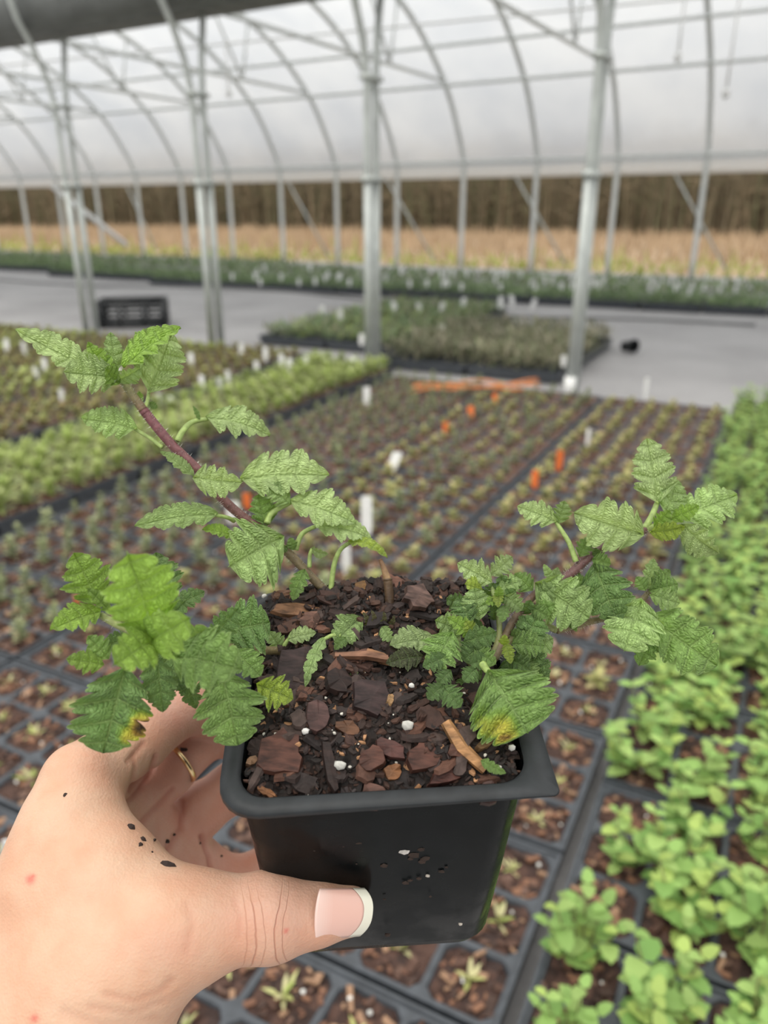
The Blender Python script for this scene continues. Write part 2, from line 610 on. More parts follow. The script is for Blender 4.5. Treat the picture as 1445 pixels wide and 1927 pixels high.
# irrigation line with drop sprinklers
pa, pb = np.array([2.69, 8.2, 0]), np.array([-1.8, 10.2, 0])
ldir = unit(pb - pa)
mb = MB()
mb.tube([pa - ldir * 4 + UP * 2.69, pb + ldir * 6 + UP * 2.69], .012, 6)
tag(mb.build('irrigation_pipe', M['white'], origin=pa + UP * 2.69), 'thin white irrigation pipe under the far bay roof', 'pipe')
for u, v, lb in ((1278, 112, 'white drop sprinkler hanging just beyond the lone right post'),
                 (1378, 180, 'lower white drop sprinkler hanging nearest the right edge'),
                 (428, 178, 'white drop sprinkler hanging between the two paired posts and the middle post'),
                 (690, 222, 'long white drop sprinkler hanging beside the middle post')):
    # where the line passes this column of the view
    best = min((pa + ldir * t for t in np.arange(-4, 10, .02)), key=lambda q: abs(proj(q + UP * 2.3)[0] - u))
    hh = min(np.arange(1.2, 2.65, .01), key=lambda h: abs(proj(best + UP * h)[1] - v))
    root = empty('drop_sprinkler', best + UP * hh)
    tag(root, lb, 'sprinkler', 'drop sprinklers')
    mb = MB(); mb.tube([best + UP * 2.685, best + UP * (hh + .05)], .012, 8); mb.build('drop_tube', M['white'], root)
    mb = MB(); mb.tube([best + UP * (hh + .06), best + UP * (hh + .04), best + UP * hh, best + UP * (hh - .03)], [.014, .034, .036, .012], 10)
    mb.build('nozzle', M['white'], root)

# hose on the cloth
mb = MB()
pts = [G(u, v, .012) for u, v in ((-60, 522), (150, 536), (420, 541), (600, 553), (760, 575), (860, 590), (1010, 597), (1200, 600), (1460, 613))]
sp = []
for i in range(len(pts) - 1):
    for j in range(5):
        t = j / 5
        p0, p1, p2, p3 = pts[max(i - 1, 0)], pts[i], pts[i + 1], pts[min(i + 2, len(pts) - 1)]
        sp.append(.5 * ((2 * p1) + (-p0 + p2) * t + (2 * p0 - 5 * p1 + 4 * p2 - p3) * t * t + (-p0 + 3 * p1 - 3 * p2 + p3) * t ** 3))
mb.tube(sp, .012, 6)
tag(mb.build('garden_hose', M['hose'], origin=sp[0]), 'thin grey hose lying across the ground cloth walkway', 'hose')

# black crate
c0 = G(250, 617, 0)
root = empty('crate', c0)
tag(root, 'black slatted plastic crate standing on the walkway beside a paired post', 'crate')
cx, cy = unit(np.array([.98, .18, 0])), unit(np.array([-.18, .98, 0]))
W2, D2, H2 = .265, .18, .21
mb = MB(); mb.box(c0 + cy * D2 + UP * .01, cx, cy, UP, W2, D2, .008); mb.build('base', M['black'], root)
for s, ctr, ax, hw in ((0, c0, cx, W2), (1, c0 + cy * 2 * D2, cx, W2), (2, c0 + cy * D2 - cx * W2, cy, D2), (3, c0 + cy * D2 + cx * W2, cy, D2)):
    nrm = cy if s < 2 else cx
    for h in (.03, .075, .12, .195):
        mb = MB(); mb.box(ctr + UP * h, ax, nrm, UP, hw, .006, .013 if h < .19 else .018); mb.build('slat', M['black'], root)
    for t in (-.95, -.35, .35, .95):
        mb = MB(); mb.box(ctr + ax * hw * t + UP * H2 / 2, ax, nrm, UP, .012 if abs(t) < .9 else .02, .008, H2 / 2); mb.build('upright', M['black'], root)
# loose black pot on the walkway
c0 = G(1183, 664, 0)
root = empty('nursery_pot', c0)
tag(root, 'small empty black nursery pot lying alone on the grey walkway', 'pot')
mb = MB()
ax = unit(np.array([.5, -.8, .12]))
mb.tube([c0 + UP * .045 - ax * .05, c0 + UP * .047 + ax * .04], [.033, .044], 12, caps=False)
mb.add([c0 + UP * .045 - ax * .05 + .033 * (math.cos(a) * np.cross(ax, UP) + math.sin(a) * UP) for a in np.arange(12) * math.pi / 6], [tuple(range(12))])
mb.build('pot_body', M['black'], root)
mb = MB()
mb.tube([c0 + UP * .047 + ax * .038, c0 + UP * .047 + ax * .047], .047, 12, caps=False)
mb.build('pot_rim', M['black'], root)

# ------------------------------------------------------------------ seedling trays
TOP = .06
TL, TW = .548, .282                           # tray length (along T1) and width (along T2)
E1R, E2B = -.1445, 1.142
ROTZ = math.atan2(T1[1], T1[0])
CPX, CPY = TL / 6.12, TW / 3.12


def tl(e1, e2, h=0.0):
    return T1 * e1 + T2 * e2 + UP * h


def cell_xy(i, j):
    return (TL / 2 + (i - 2.5) * CPX, TW / 2 + (j - 1) * CPY)


def make_tray(depth=.055):
    mb = MB()
    X, Y = np.array([1., 0, 0]), np.array([0, 1., 0])
    hx, hy = CPX / 2, CPY / 2
    for i in range(6):
        for j in range(3):
            cx, cy = cell_xy(i, j)
            b_, ch = .0040, .011
            ix, iy = hx - b_, hy - b_
            oc = [(ix - ch, -iy), (ix, -iy + ch), (ix, iy - ch), (ix - ch, iy), (-ix + ch, iy), (-ix, iy - ch), (-ix, -iy + ch), (-ix + ch, -iy)]
            vs = [(cx + a, cy + c, 0) for a, c in oc]
            vs += [(cx + a * .96, cy + c * .96, -.004) for a, c in oc]
            vs += [(cx + a * .80, cy + c * .80, -depth) for a, c in oc]
            fs = [(k, (k + 1) % 8, 8 + (k + 1) % 8, 8 + k) for k in range(8)]
            fs += [(8 + k, 8 + (k + 1) % 8, 16 + (k + 1) % 8, 16 + k) for k in range(8)]
            fs += [tuple(range(16, 24))]
            mb.add(vs, fs)
            sq = [(hx, -hy), (hx, hy), (-hx, hy), (-hx, -hy)]
            vs = [(cx + a, cy + c, 0) for a, c in oc] + [(cx + a, cy + c, .0004) for a, c in sq]
            fs = [(0, 8, 1), (1, 8, 9, 2), (2, 9, 3), (3, 9, 10, 4), (4, 10, 5), (5, 10, 11, 6), (6, 11, 7), (7, 11, 8, 0)]
            mb.add(vs, fs)
    # rolled rim and skirt
    x0, x1, y0, y1 = 3 * CPX, TL / 2, 1.5 * CPY, TW / 2
    rings = [(x0, y0, .0004), (x0 + .001, y0 + .001, .004), (x1, y1, .004), (x1, y1, -.012), (x1 - .004, y1 - .004, -.012), (x1 - .012, y1 - .012, -.058)]
    vs = []
    for (a, c, h) in rings:
        vs += [(TL / 2 + sx * a, TW / 2 + sy * c, h) for sx, sy in ((-1, -1), (1, -1), (1, 1), (-1, 1))]
    fs = [(r * 4 + k, r * 4 + (k + 1) % 4, r * 4 + 4 + (k + 1) % 4, r * 4 + 4 + k) for r in range(len(rings) - 1) for k in range(4)]
    mb.add(vs, fs)
    return mb.mesh('tray_body', M['tray'], smooth=False)


SOILC = [(.095, .048, .036), (.125, .064, .047), (.155, .080, .058), (.075, .042, .034)]
CHIPC = [(.16, .078, .048), (.22, .11, .065), (.09, .047, .033), (.30, .18, .11), (.06, .035, .027), (.13, .075, .055)]


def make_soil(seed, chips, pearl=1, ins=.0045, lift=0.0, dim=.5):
    rg = random.Random(seed)
    mb = MB()
    for i in range(6):
        for j in range(3):
            cx, cy = cell_xy(i, j)
            n = 6
            a, c = CPX / 2 - ins, CPY / 2 - ins
            vs, fs = [], []
            for p in range(n + 1):
                for q in range(n + 1):
                    edge = p in (0, n) or q in (0, n)
                    h = lift - .0055 + rg.uniform(-.004, .004) - (.001 if edge else 0)
                    k = .90 if (p in (0, n) and q in (0, n)) else 1
                    vs.append((cx + a * (2 * p / n - 1) * k, cy + c * (2 * q / n - 1) * k, h))
            for p in range(n):
                for q in range(n):
                    w = p * (n + 1) + q
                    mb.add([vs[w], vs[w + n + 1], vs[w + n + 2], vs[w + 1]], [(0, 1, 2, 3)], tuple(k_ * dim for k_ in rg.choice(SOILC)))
            for q in range(chips):
                s = rg.uniform(.003, .0085)
                p = (cx + rg.uniform(-1, 1) * a * .92, cy + rg.uniform(-1, 1) * c * .92, lift - .0025 + rg.uniform(-.002, .003))
                th = rg.uniform(0, 3.14)
                ax = np.array([math.cos(th), math.sin(th), rg.uniform(-.4, .4)])
                ay = np.array([-math.sin(th), math.cos(th), rg.uniform(-.4, .4)])
                mb.box(p, ax, ay, UP, s, s * rg.uniform(.3, .7), s * .25, rg.choice(CHIPC))
            for q in range(pearl):
                if rg.random() < .8:
                    p = (cx + rg.uniform(-1, 1) * a * .85, cy + rg.uniform(-1, 1) * c * .85, -.001)
                    mb.blob(p, rg.uniform(.0016, .0035), (.75, .74, .70), seed=q)
    return mb.mesh('soil', M['grit'], smooth=False)


tray_me = make_tray()
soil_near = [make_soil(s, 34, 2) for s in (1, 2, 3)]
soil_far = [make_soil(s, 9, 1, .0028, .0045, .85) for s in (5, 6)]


ORDN = ['nearest', 'second', 'third', 'fourth', 'fifth', 'sixth', 'seventh', 'eighth', 'ninth', 'tenth', 'eleventh', 'twelfth', 'thirteenth', 'fourteenth']
ord_n = {}


def nth(key):
    ord_n[key] = ord_n.get(key, -1) + 1
    return ORDN[min(ord_n[key], 13)]


def put_tray(e1, e2, label, group, soil=None):
    """tray whose low corner is (e1, e2) in the lattice"""
    o = tl(e1, e2, TOP)
    root = empty('seedling_tray', o)
    root.rotation_euler = (0, 0, ROTZ)
    tag(root, label, 'tray', group)
    for nm, me in (('tray_body', tray_me), ('soil', soil)):
        if me is None:
            continue
        c = bpy.data.objects.new(nm, me)
        col.objects.link(c)
        c.parent = root
        ORG[c.name] = o
        if nm == 'soil':
            c['kind'] = 'stuff'
    return root


def tray_seen(e1, e2, m=120):
    return any(seen(tl(e1 + a * TL, e2 + c * TW, TOP + .05), m) for a in (0, .5, 1) for c in (0, .5, 1))


# ---- plant kinds (local space, foot at the origin)
def sprig(seed, n, L, W, up, cols, stem=0.0, bend=.5):
    rg = random.Random(seed)
    mb = MB()
    for i in range(n):
        a = i * 2.4 + rg.uniform(-.4, .4)
        t = i / n
        z = stem * (.15 + .85 * t)
        el = up + rg.uniform(-.25, .25) + (.5 * t if stem else 0)
        d = np.array([math.cos(a) * math.cos(el), math.sin(a) * math.cos(el), math.sin(el)])
        l = L * rg.uniform(.7, 1.2) * (1 - .35 * t if stem else 1)
        mb.blade((0, 0, z), d, UP + np.array([.01, .02, 0]), l, W * rg.uniform(.7, 1.2), bend * rg.uniform(.6, 1.3), 3, rg.choice(cols))
    if stem:
        mb.tube([(0, 0, -.006), (0.002, 0, stem * .5), (0, .001, stem)], [.0016, .0013, .0008], 5, cols[0])
    return mb


PALE = [(.42, .44, .16), (.50, .50, .22), (.35, .42, .12), (.55, .52, .28)]
OLIVE = [(.25, .29, .14), (.30, .34, .17), (.20, .24, .11), (.35, .37, .21)]
YOL = [(.44, .42, .17), (.36, .37, .14), (.50, .44, .22), (.30, .32, .13)]
LIME = [(.40, .48, .15), (.46, .53, .20), (.32, .41, .12), (.52, .57, .27)]
RUST = [(.36, .25, .11), (.37, .37, .14), (.44, .42, .17), (.28, .24, .11), (.30, .34, .13)]
MINT = [(.22, .38, .10), (.27, .43, .12), (.18, .33, .085), (.32, .46, .14)]
GREY = [(.24, .25, .15), (.30, .28, .19), (.33, .30, .21), (.18, .21, .11)]
DEEP = [(.19, .27, .12), (.23, .31, .15), (.27, .35, .17), (.15, .23, .10)]

K_pale = [sprig(s, 7, .024, .006, .55, PALE, 0.008, .25).mesh('pale_seedling', M['plant']) for s in range(5)]
K_olive = [sprig(20 + s, 26, .024, .010, .35, OLIVE, .058, .3).mesh('olive_seedling', M['plant']) for s in range(5)]
K_yol = [sprig(40 + s, 15, .030, .015, .45, YOL, .032, .35).mesh('young_seedling', M['plant']) for s in range(4)]
K_rust = [sprig(60 + s, 22, .042, .018, .45, RUST, .034, .3).mesh('rust_seedling', M['plant']) for s in range(4)]
K_ylime = [sprig(70 + s, 24, .044, .020, .5, LIME[:2] + YOL[:2], .03, .3).mesh('yellow_seedling', M['plant']) for s in range(4)]
K_lime = [sprig(80 + s, 48, .060, .010, .75, LIME, .055, .45).mesh('feathery_seedling', M['plant']) for s in range(5)]


def copy_of(name, me, p, rz=0., sc=1., label=None, cat='seedling', group=None, tilt=0.):
    o = link(name, me, None, p, (tilt, tilt * .6, rz), sc)
    return tag(o, label, cat, group)


def behind_hero(u, v):
    return (450 < u < 965 and 1130 < v < 1740) or (u < 300 and v > 1460) or (280 < u < 690 and 1660 < v < 1790)


rest = MB()


def add_rest(me, p, rz, sc):
    """a plant past the limit: its faces go into one mass"""
    vs = np.array([v.co[:] for v in me.vertices]) * sc
    c, s = math.cos(rz), math.sin(rz)
    vs = np.stack([vs[:, 0] * c - vs[:, 1] * s, vs[:, 0] * s + vs[:, 1] * c, vs[:, 2]], 1) + p
    at = me.attributes['Col'].data
    o = rest.n
    rest.v.append(vs); rest.n += len(vs)
    for f in me.polygons:
        rest.f.append(tuple(i + o for i in f.vertices))
        rest.c.append(tuple(at[f.index].color[:3]))


rg = random.Random(77)
# block A: brown soil trays, three across
cand = []
for j in range(3):
    for i in range(-4, 9):
        e1, e2 = E1R - (j + 1) * .56 + .006, E2B + i * .29 + .004
        if e2 > 3.62 or not tray_seen(e1, e2, 150):
            continue
        z = proj(tl(e1 + .27, e2 + .14, TOP))[2]
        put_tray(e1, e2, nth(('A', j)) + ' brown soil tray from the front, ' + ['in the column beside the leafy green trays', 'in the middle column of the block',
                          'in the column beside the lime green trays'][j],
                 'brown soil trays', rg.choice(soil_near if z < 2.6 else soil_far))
        for a in range(6):
            for c in range(3):
                x, y = cell_xy(a, c)
                p = tl(e1 + x + rg.uniform(-.008, .008), e2 + y + rg.uniform(-.008, .008), TOP - .008)
                u, v, z = proj(p)
                ee2 = e2 + y
                if j == 2 and ee2 > .75:
                    kind = 'olive'
                elif ee2 > 1.25 and (j == 1 or rg.random() < .3):
                    kind = 'olive' if (j == 1 and rg.random() < .5) else 'yol'
                elif ee2 > 1.9:
                    kind = 'yol'
                else:
                    kind = 'pale'
                vis = seen(p + UP * .02, 25) and not behind_hero(u, v)
                cand.append((z if vis else z + 100, p, kind, vis))
cand.sort(key=lambda t: t[0])
KM = {'olive': (K_olive, 'olive_seedling', 'upright olive green seedling in a cell of the brown trays'),
      'yol': (K_yol, 'young_seedling', 'small yellowish olive seedling in a cell of the brown trays'),
      'pale': (K_pale, 'pale_seedling', 'tiny pale sprig in a near cell of the brown trays')}
nA = 0
for z, p, kind, vis in cand:
    ms, nm, lb = KM[kind]
    sc = rg.uniform(.75, 1.25)
    if vis and nA < 290:
        nA += 1
        copy_of(nm, rg.choice(ms), p, rg.uniform(0, 6.28), sc, lb, 'seedling', nm.replace('_', ' ') + 's of the brown trays', rg.uniform(-.2, .2))
    elif z < 100 or z > 100:
        add_rest(rg.choice(ms), p, rg.uniform(0, 6.28), sc)

# block C: one column of feathery lime trays
nC = 0
for i in range(-2, 11):
    e1, e2 = -2.47, E2B + i * .29 - .1
    if e2 > 3.9 or not tray_seen(e1, e2, 240):
        continue
    put_tray(e1, e2, nth('C') + ' tray from the front in the row of feathery lime green plants', 'lime green trays', soil_far[i % 2])
    for a in range(6):
        for c in range(3):
            x, y = cell_xy(a, c)
            p = tl(e1 + x, e2 + y, TOP - .008)
            if not seen(p + UP * .04, 30):
                add_rest(rg.choice(K_lime), p, rg.uniform(0, 6.28), rg.uniform(.8, 1.15))
            elif nC < 290:
                nC += 1
                copy_of('feathery_seedling', rg.choice(K_lime), p, rg.uniform(0, 6.28), rg.uniform(.8, 1.15),
                        'feathery lime green plant in the trays along the brown block', 'plant', 'feathery lime plants')
# block D: reddish and yellow-green young plants with white labels
nD = 0
for j in range(6):
    for i in range(2, 11):
        e1, e2 = -2.62 - (j + 1) * .575, E2B + i * .29 + .1
        if e2 > 4.05 or not tray_seen(e1, e2, 240):
            continue
        put_tray(e1, e2, nth(('D', j)) + (' tray from the front of reddish plants' if j % 2 == 0 else ' tray from the front of yellow green plants') + ', ' + ['first', 'second', 'third', 'fourth', 'fifth', 'sixth'][j] + ' row beyond the lime green trays',
                 'labelled trays', soil_far[i % 2])
        ms, nm, lb = (K_rust, 'rust_seedling', 'low reddish young plant in the labelled trays') if j % 2 == 0 else (K_ylime, 'yellow_seedling', 'yellow green young plant in the labelled trays')
        for a in range(6):
            for c in range(3):
                x, y = cell_xy(a, c)
                p = tl(e1 + x, e2 + y, TOP - .008)
                if not seen(p, 30):
                    add_rest(rg.choice(ms), p, rg.uniform(0, 6.28), rg.uniform(.8, 1.2))
                    continue
                nD += 1
                if nD < 290:
                    copy_of(nm, rg.choice(ms), p, rg.uniform(0, 6.28), rg.uniform(.8, 1.2), lb, 'seedling', lb.split(' in ')[0] + 's')
                else:
                    add_rest(rg.choice(ms), p, rg.uniform(0, 6.28), rg.uniform(.8, 1.2))


# ---- block B: leafy green plants at the right
def mint_leaf():
    """ovate, scalloped leaf, 1 unit long, along +x"""
    mb = MB()
    prof = [0, .30, .37, .31, .36, .26, .27, .12, 0]
    n = len(prof)
    vs = []
    for i, w in enumerate(prof):
        t = i / (n - 1)
        w = max(w, .01)
        z = -.22 * t * t + .10 * t
        vs += [(t + .05 * w, -w, z + .16 * w), (t, 0, z), (t + .05 * w, w, z + .16 * w)]
    fs = []
    for i in range(n - 1):
        a = i * 3
        fs += [(a, a + 3, a + 4, a + 1), (a + 1, a + 4, a + 5, a + 2)]
    return vs, fs


LV, LF = mint_leaf()
leaf_me = []
for q, c in enumerate(MINT + [(.37, .49, .13)]):
    mb = MB(); mb.add(LV, LF, c)
    leaf_me.append(mb.mesh('leaf', M['plant']))


def mint_layout(seed):
    """stems as paths, leaves as (position, matrix, size, colour index)"""
    rg = random.Random(seed)
    stems, leaves = [], []
    for s in range(rg.choice((6, 7, 7))):
        a = rg.uniform(0, 6.28)
        h = rg.uniform(.04, .085)
        top = np.array([math.cos(a) * rg.uniform(.012, .045), math.sin(a) * rg.uniform(.012, .045), h])
        b0 = np.array([math.cos(a) * .006, math.sin(a) * .006, -.006])
        stems.append([b0, b0 * .5 + top * .5 + np.array([0, 0, .004]), top])
        lv = 3
        for k in range(lv):
            t = (k + 1.2) / (lv + .2)
            p = b0 + (top - b0) * t
            for m_ in (0, 1):
                th = a + k * 1.57 + m_ * math.pi + rg.uniform(-.3, .3)
                el = .15 + .35 * (k / lv) + rg.uniform(-.25, .25)
                sz = rg.uniform(.018, .028) * (1.05 - .35 * (k == lv - 1))
                Mx = Matrix.Rotation(th, 4, 'Z') @ Matrix.Rotation(-el, 4, 'Y')
                leaves.append((p, Mx, sz, rg.randrange(5) if k < lv - 1 else rg.choice((1, 3, 4))))
    return stems, leaves


LAY = [mint_layout(300 + s) for s in range(8)]
stem_me, whole_me = [], []
for stems, leaves in LAY:
    mb = MB()
    for s in stems:
        mb.tube(s, [.0014, .0012, .0009], 5, (.22, .24, .09))
    stem_me.append(mb.mesh('stem', M['plant']))
    for p, Mx, sz, ci in leaves:
        R3 = np.array(Mx.to_3x3())
        mb.add((np.array(LV) * sz) @ R3.T + p, LF, (MINT + [(.37, .49, .13)])[ci])
    whole_me.append(mb.mesh('leafy_seedling', M['plant']))
nB = 0
for j in range(-1, -5, -1):
    for i in range(-4, 11):
        e1, e2 = E1R - (j + 1) * .56 + .012, E2B + i * .29 - .11
        if e2 > 3.75 or not tray_seen(e1, e2, 160):
            continue
        z = proj(tl(e1 + .1, e2 + .1, TOP))[2]
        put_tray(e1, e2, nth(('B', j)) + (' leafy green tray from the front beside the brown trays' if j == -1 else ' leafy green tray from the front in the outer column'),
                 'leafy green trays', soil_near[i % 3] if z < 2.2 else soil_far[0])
        for a in range(6):
            for c in range(3):
                x, y = cell_xy(a, c)
                p = tl(e1 + x + rg.uniform(-.012, .012), e2 + y + rg.uniform(-.012, .012), TOP - .008)
                u, v, z = proj(p)
                if not seen(p + UP * .05, 45) or nB > 290:
                    if z > .3:
                        add_rest(rg.choice(whole_me), p, rg.uniform(0, 6.28), rg.uniform(1.1, 1.5))
                    continue
                if z < 1.5 and rg.random() < .14:
                    continue
                nB += 1
                k = rg.randrange(8)
                rz, sc = rg.uniform(0, 6.28), rg.uniform(1.0, 1.4)
                if z < 1.32:
                    root = empty('leafy_seedling', p)
                    root.rotation_euler = (0, 0, rz)
                    root.scale = (sc,) * 3
                    tag(root, 'bright green leafy plant with distinct scalloped leaves near the lower right corner', 'plant', 'near leafy green plants')
                    o = bpy.data.objects.new('stem', stem_me[k]); col.objects.link(o); o.parent = root
                    for q, Mx, sz, ci in LAY[k][1]:
                        o = bpy.data.objects.new('leaf', leaf_me[ci]); col.objects.link(o); o.parent = root
                        o.matrix_local = Matrix.Translation(q) @ Mx @ Matrix.Scale(sz, 4)
                else:
                    copy_of('leafy_seedling', whole_me[k], p, rz, sc, 'bushy bright green plant in the trays along the outer side', 'plant', 'leafy green plants further back')


tag(rest.build('distant_seedlings', M['plant']), 'mass of further small seedlings filling the remaining tray cells', 'seedlings', kind='stuff')


# ---- middle and far blocks: trays carrying a mass of foliage
def foliage(seed, n, h, cols, blade=.05, w=.016):
    rg = random.Random(seed)
    mb = MB()
    for i in range(n):
        p = np.array([rg.uniform(.01, TL - .01), rg.uniform(.01, TW - .01), rg.uniform(0, h * .6)])
        a, el = rg.uniform(0, 6.28), rg.uniform(.2, 1.3)
        d = np.array([math.cos(a) * math.cos(el), math.sin(a) * math.cos(el), math.sin(el)])
        mb.blade(p, d, UP + np.array([.02, 0, 0]), blade * rg.uniform(.6, 1.2), w, .4, 2, rg.choice(cols))
    return mb.mesh('foliage', M['plant'])


F_grey = [foliage(s, 420, .16, GREY, .09, .015) for s in (1, 2)]
F_deep = [foliage(s, 320, .11, DEEP + GREY[:2] + LIME[2:3], .07, .018) for s in (3, 4)]
F_far = [foliage(s, 170, .06, DEEP, .06, .02) for s in (5, 6, 7)]


def stocked(e1, e2, me, label, group):
    r = put_tray(e1, e2, label, group)
    o = bpy.data.objects.new('foliage', me); col.objects.link(o); o.parent = r; o['kind'] = 'stuff'
    return r


for j in range(2):
    for i in range(5):
        stocked(-2.15 + j * .56, 4.2 + i * .29, F_grey[(i + j) % 2], nth(('E', j)) + ' shaggy grey green tray from the orange tape, column nearer the ' + ('middle' if j == 0 else 'lone') + ' post', 'grey green trays')
for j in range(2):
    for i in range(8):
        stocked(-3.45 + j * .56 + .1, 4.62 + i * .29, F_deep[(i + j) % 2], nth(('F', j)) + ' dark green tray from the front, column nearer the ' + ('black crate' if j == 0 else 'grey green trays'), 'dark green trays')
for j in range(30):
    for i in range(3):
        e1, e2 = 1.6 - (j + 1) * .57, 8.0 + i * .31 + (.35 if j > 15 and i < 3 else 0) + (.5 if j > 19 else 0)
        if tray_seen(e1, e2, 10):
            stocked(e1, e2, F_far[(i + j) % 3], 'tray of low green plants in the far band along the side wall', 'far green trays')
mb = MB()
rg2 = random.Random(91)
for i in range(9000):
    e1, e2 = rg2.uniform(-16, 2), rg2.uniform(8.95, 11.0)
    p = tl(e1, e2 + (.8 if e1 < -7.5 else 0), TOP + rg2.uniform(-.02, .03))
    if not seen(p, 10) or (p - WALL0) @ HM > -.3:
        continue
    a, el = rg2.uniform(0, 6.28), rg2.uniform(.2, 1.3)
    mb.blade(p, (math.cos(a) * math.cos(el), math.sin(a) * math.cos(el), math.sin(el)), UP + .01, rg2.uniform(.06, .11), .04, .4, 2, rg2.choice(DEEP + GREY[:1]))
tag(mb.build('far_seedlings', M['plant']), 'mass of low green seedlings reaching to the far side wall', 'seedlings', kind='stuff')

# ---- labels and tape
def stake(u, v, wpx, hpx, mat, label, group=None, lean=0.0, h=TOP):
    p = G(u, v, h - .01)
    z = proj(p)[2]
    W, H = wpx * .85 / FPX * z, hpx / FPX * z * 1.08
    a = rg.uniform(-.3, .3)
    x = np.array([math.cos(a), math.sin(a), 0])
    up = unit(UP + CR * lean + np.array([0, rg.uniform(-.1, .15), 0]))
    y = np.cross(up, x)
    mb = MB()
    pr = [(-.28, -.02), (.28, -.02), (.5, .03 + .3), (.5, .96), (.36, 1.0), (-.36, 1.0), (-.5, .96), (-.5, .33)]
    t = .0012
    vs = [p + x * a_ * W + up * b_ * H + y * s * t for s in (-1, 1) for a_, b_ in pr]
    fs = [tuple(range(7, -1, -1)), tuple(range(8, 16))] + [(k, (k + 1) % 8, 8 + (k + 1) % 8, 8 + k) for k in range(8)]
    mb.add(vs, fs)
    return tag(mb.build('plant_label', mat, origin=p, smooth=False), label, 'plant label', group)


W_, O_ = M['white'], M['orange']
stake(690, 1015, 24, 78, W_, 'tall white label standing just behind the pot')
stake(652, 1085, 20, 62, W_, 'white label stub showing beside the thin arched leaf stalk')
stake(733, 893, 22, 42, W_, 'short tilted white label in the brown trays', lean=.35)
stake(440, 990, 28, 45, W_, 'white label half hidden by the purple stem')
stake(10, 1625, 26, 60, W_, 'white label at the edge behind the wrist', lean=.3)
stake(1213, 752, 9, 38, W_, 'thin white label at the far edge of the brown trays')
stake(1104, 846, 8, 38, W_, 'thin greyish label in the brown trays below the lone post')
stake(690, 765, 15, 34, W_, 'white label on the dark edge of the lime green trays')
for u, v, w, h, lb in ((466, 962, 17, 34, 'orange label right beside the purple stem'), (148, 1140, 16, 22, 'orange label behind the leaves above the hand'),
                       (1005, 922, 14, 36, 'orange label lower of the pair near the upper shoot'), (1050, 890, 14, 42, 'orange label taller of the pair near the upper shoot'),
                       (838, 818, 13, 22, 'orange label nearest of the row leading to the tape'), (885, 790, 14, 24, 'orange label second in the row leading to the tape'),
                       (930, 766, 10, 24, 'orange label farthest in the row leading to the tape')):
    stake(u, v, w, h, O_, lb)
for u, v in ((14, 664), (48, 668), (70, 716), (118, 758), (85, 700), (380, 732), (430, 722), (455, 672), (483, 705), (530, 692), (545, 700), (575, 697), (665, 698), (300, 765), (322, 772), (360, 690), (415, 736), (500, 680), (225, 715)):
    stake(u, v, 11, 24, W_, 'small white label among the reddish and yellow trays', 'labels of the reddish trays', h=TOP + .02)
for u, v in ((790, 592), (830, 590), (870, 582), (940, 580), (965, 577), (1000, 583), (640, 604), (680, 650), (790, 642), (832, 632), (605, 598), (700, 600), (745, 590), (1060, 690)):
    stake(u, v, 11, 20, W_, 'small white tag in the dark green and shaggy trays', 'tags of the middle trays', lean=rg.uniform(-.3, .3), h=TOP + .05)
for q in range(70):
    u = rg.uniform(430, 1440)
    v = 515 + (u - 430) / 1015 * 22 + rg.uniform(-8, 22)
    stake(u, v, 7, 12, W_, 'tiny white tag in the far green band', 'tags of the far band', h=TOP + .06)
M['tape'] = plain('faded_orange_tape', (.62, .21, .06), .5, 0, .2, 40)
mb = MB()
for (a, c) in (((772, 742), (1010, 722)), ((780, 732), (1015, 731)), ((775, 736), (990, 736)), ((840, 724), (1012, 726))):
    p0, p1 = G(*a, .075), G(*c, .075)
    n = 14
    vs = []
    for i in range(n + 1):
        t = i / n
        p = p0 * (1 - t) + p1 * t + UP * (.01 * math.sin(9 * t + a[0]) + .012) + T2 * .02 * math.sin(7 * t)
        vs += [p - T2 * .006, p + T2 * .006 + UP * .006]
    mb.add(vs, [(2 * i, 2 * i + 1, 2 * i + 3, 2 * i + 2) for i in range(n)])
o = mb.build('orange_tape', M['tape'], origin=G(890, 730, .06))
mod = o.modifiers.new('thickness', 'SOLIDIFY'); mod.thickness = .002
tag(o, 'orange plastic tape lying along the far edge of the brown trays', 'tape')

# ------------------------------------------------------------------ the pot in the hand
PW = .0714
e_b = np.array([0, -.568, .823]); e_u = np.array([0, -.823, -.568]); e_x = np.array([1., 0, 0])


def rotv(v, ax, a):
    ax = unit(ax); v = np.asarray(v, float)
    return v * math.cos(a) + np.cross(ax, v) * math.sin(a) + ax * (ax @ v) * (1 - math.cos(a))


YAW, ROLL = math.radians(3), math.radians(1.5)
e_x, e_b = rotv(e_x, e_u, -YAW), rotv(e_b, e_u, -YAW)
if e_x[2] < 0:                                # right side must lie further away
    e_x, e_b = rotv(e_x, e_u, 2 * YAW), rotv(e_b, e_u, 2 * YAW)
e_x, e_u = rotv(e_x, e_b, ROLL), rotv(e_u, e_b, ROLL)
if e_x[1] < 0:
    e_x, e_u = rotv(e_x, e_b, -2 * ROLL), rotv(e_u, e_b, -2 * ROLL)
POT0 = PC(725, 1521, .160)                    # middle of the front rim, camera space


def pot(a, t, h):
    """pot coordinates (across, back from the front rim, up from the rim) -> world"""
    return c2w(POT0 + a * e_x + t * e_b + h * e_u)


def on_rim_plane(u, v, h=0.0):
    """pot coordinates of the point of the plane at height h seen at pixel (u, v)"""
    d = np.array([(u - CU) / FPX, (v - CV) / FPX, 1.0])
    o = POT0 + h * e_u
    s = (o @ e_u) / (d @ e_u)
    q = s * d - POT0
    return q @ e_x, q @ e_b


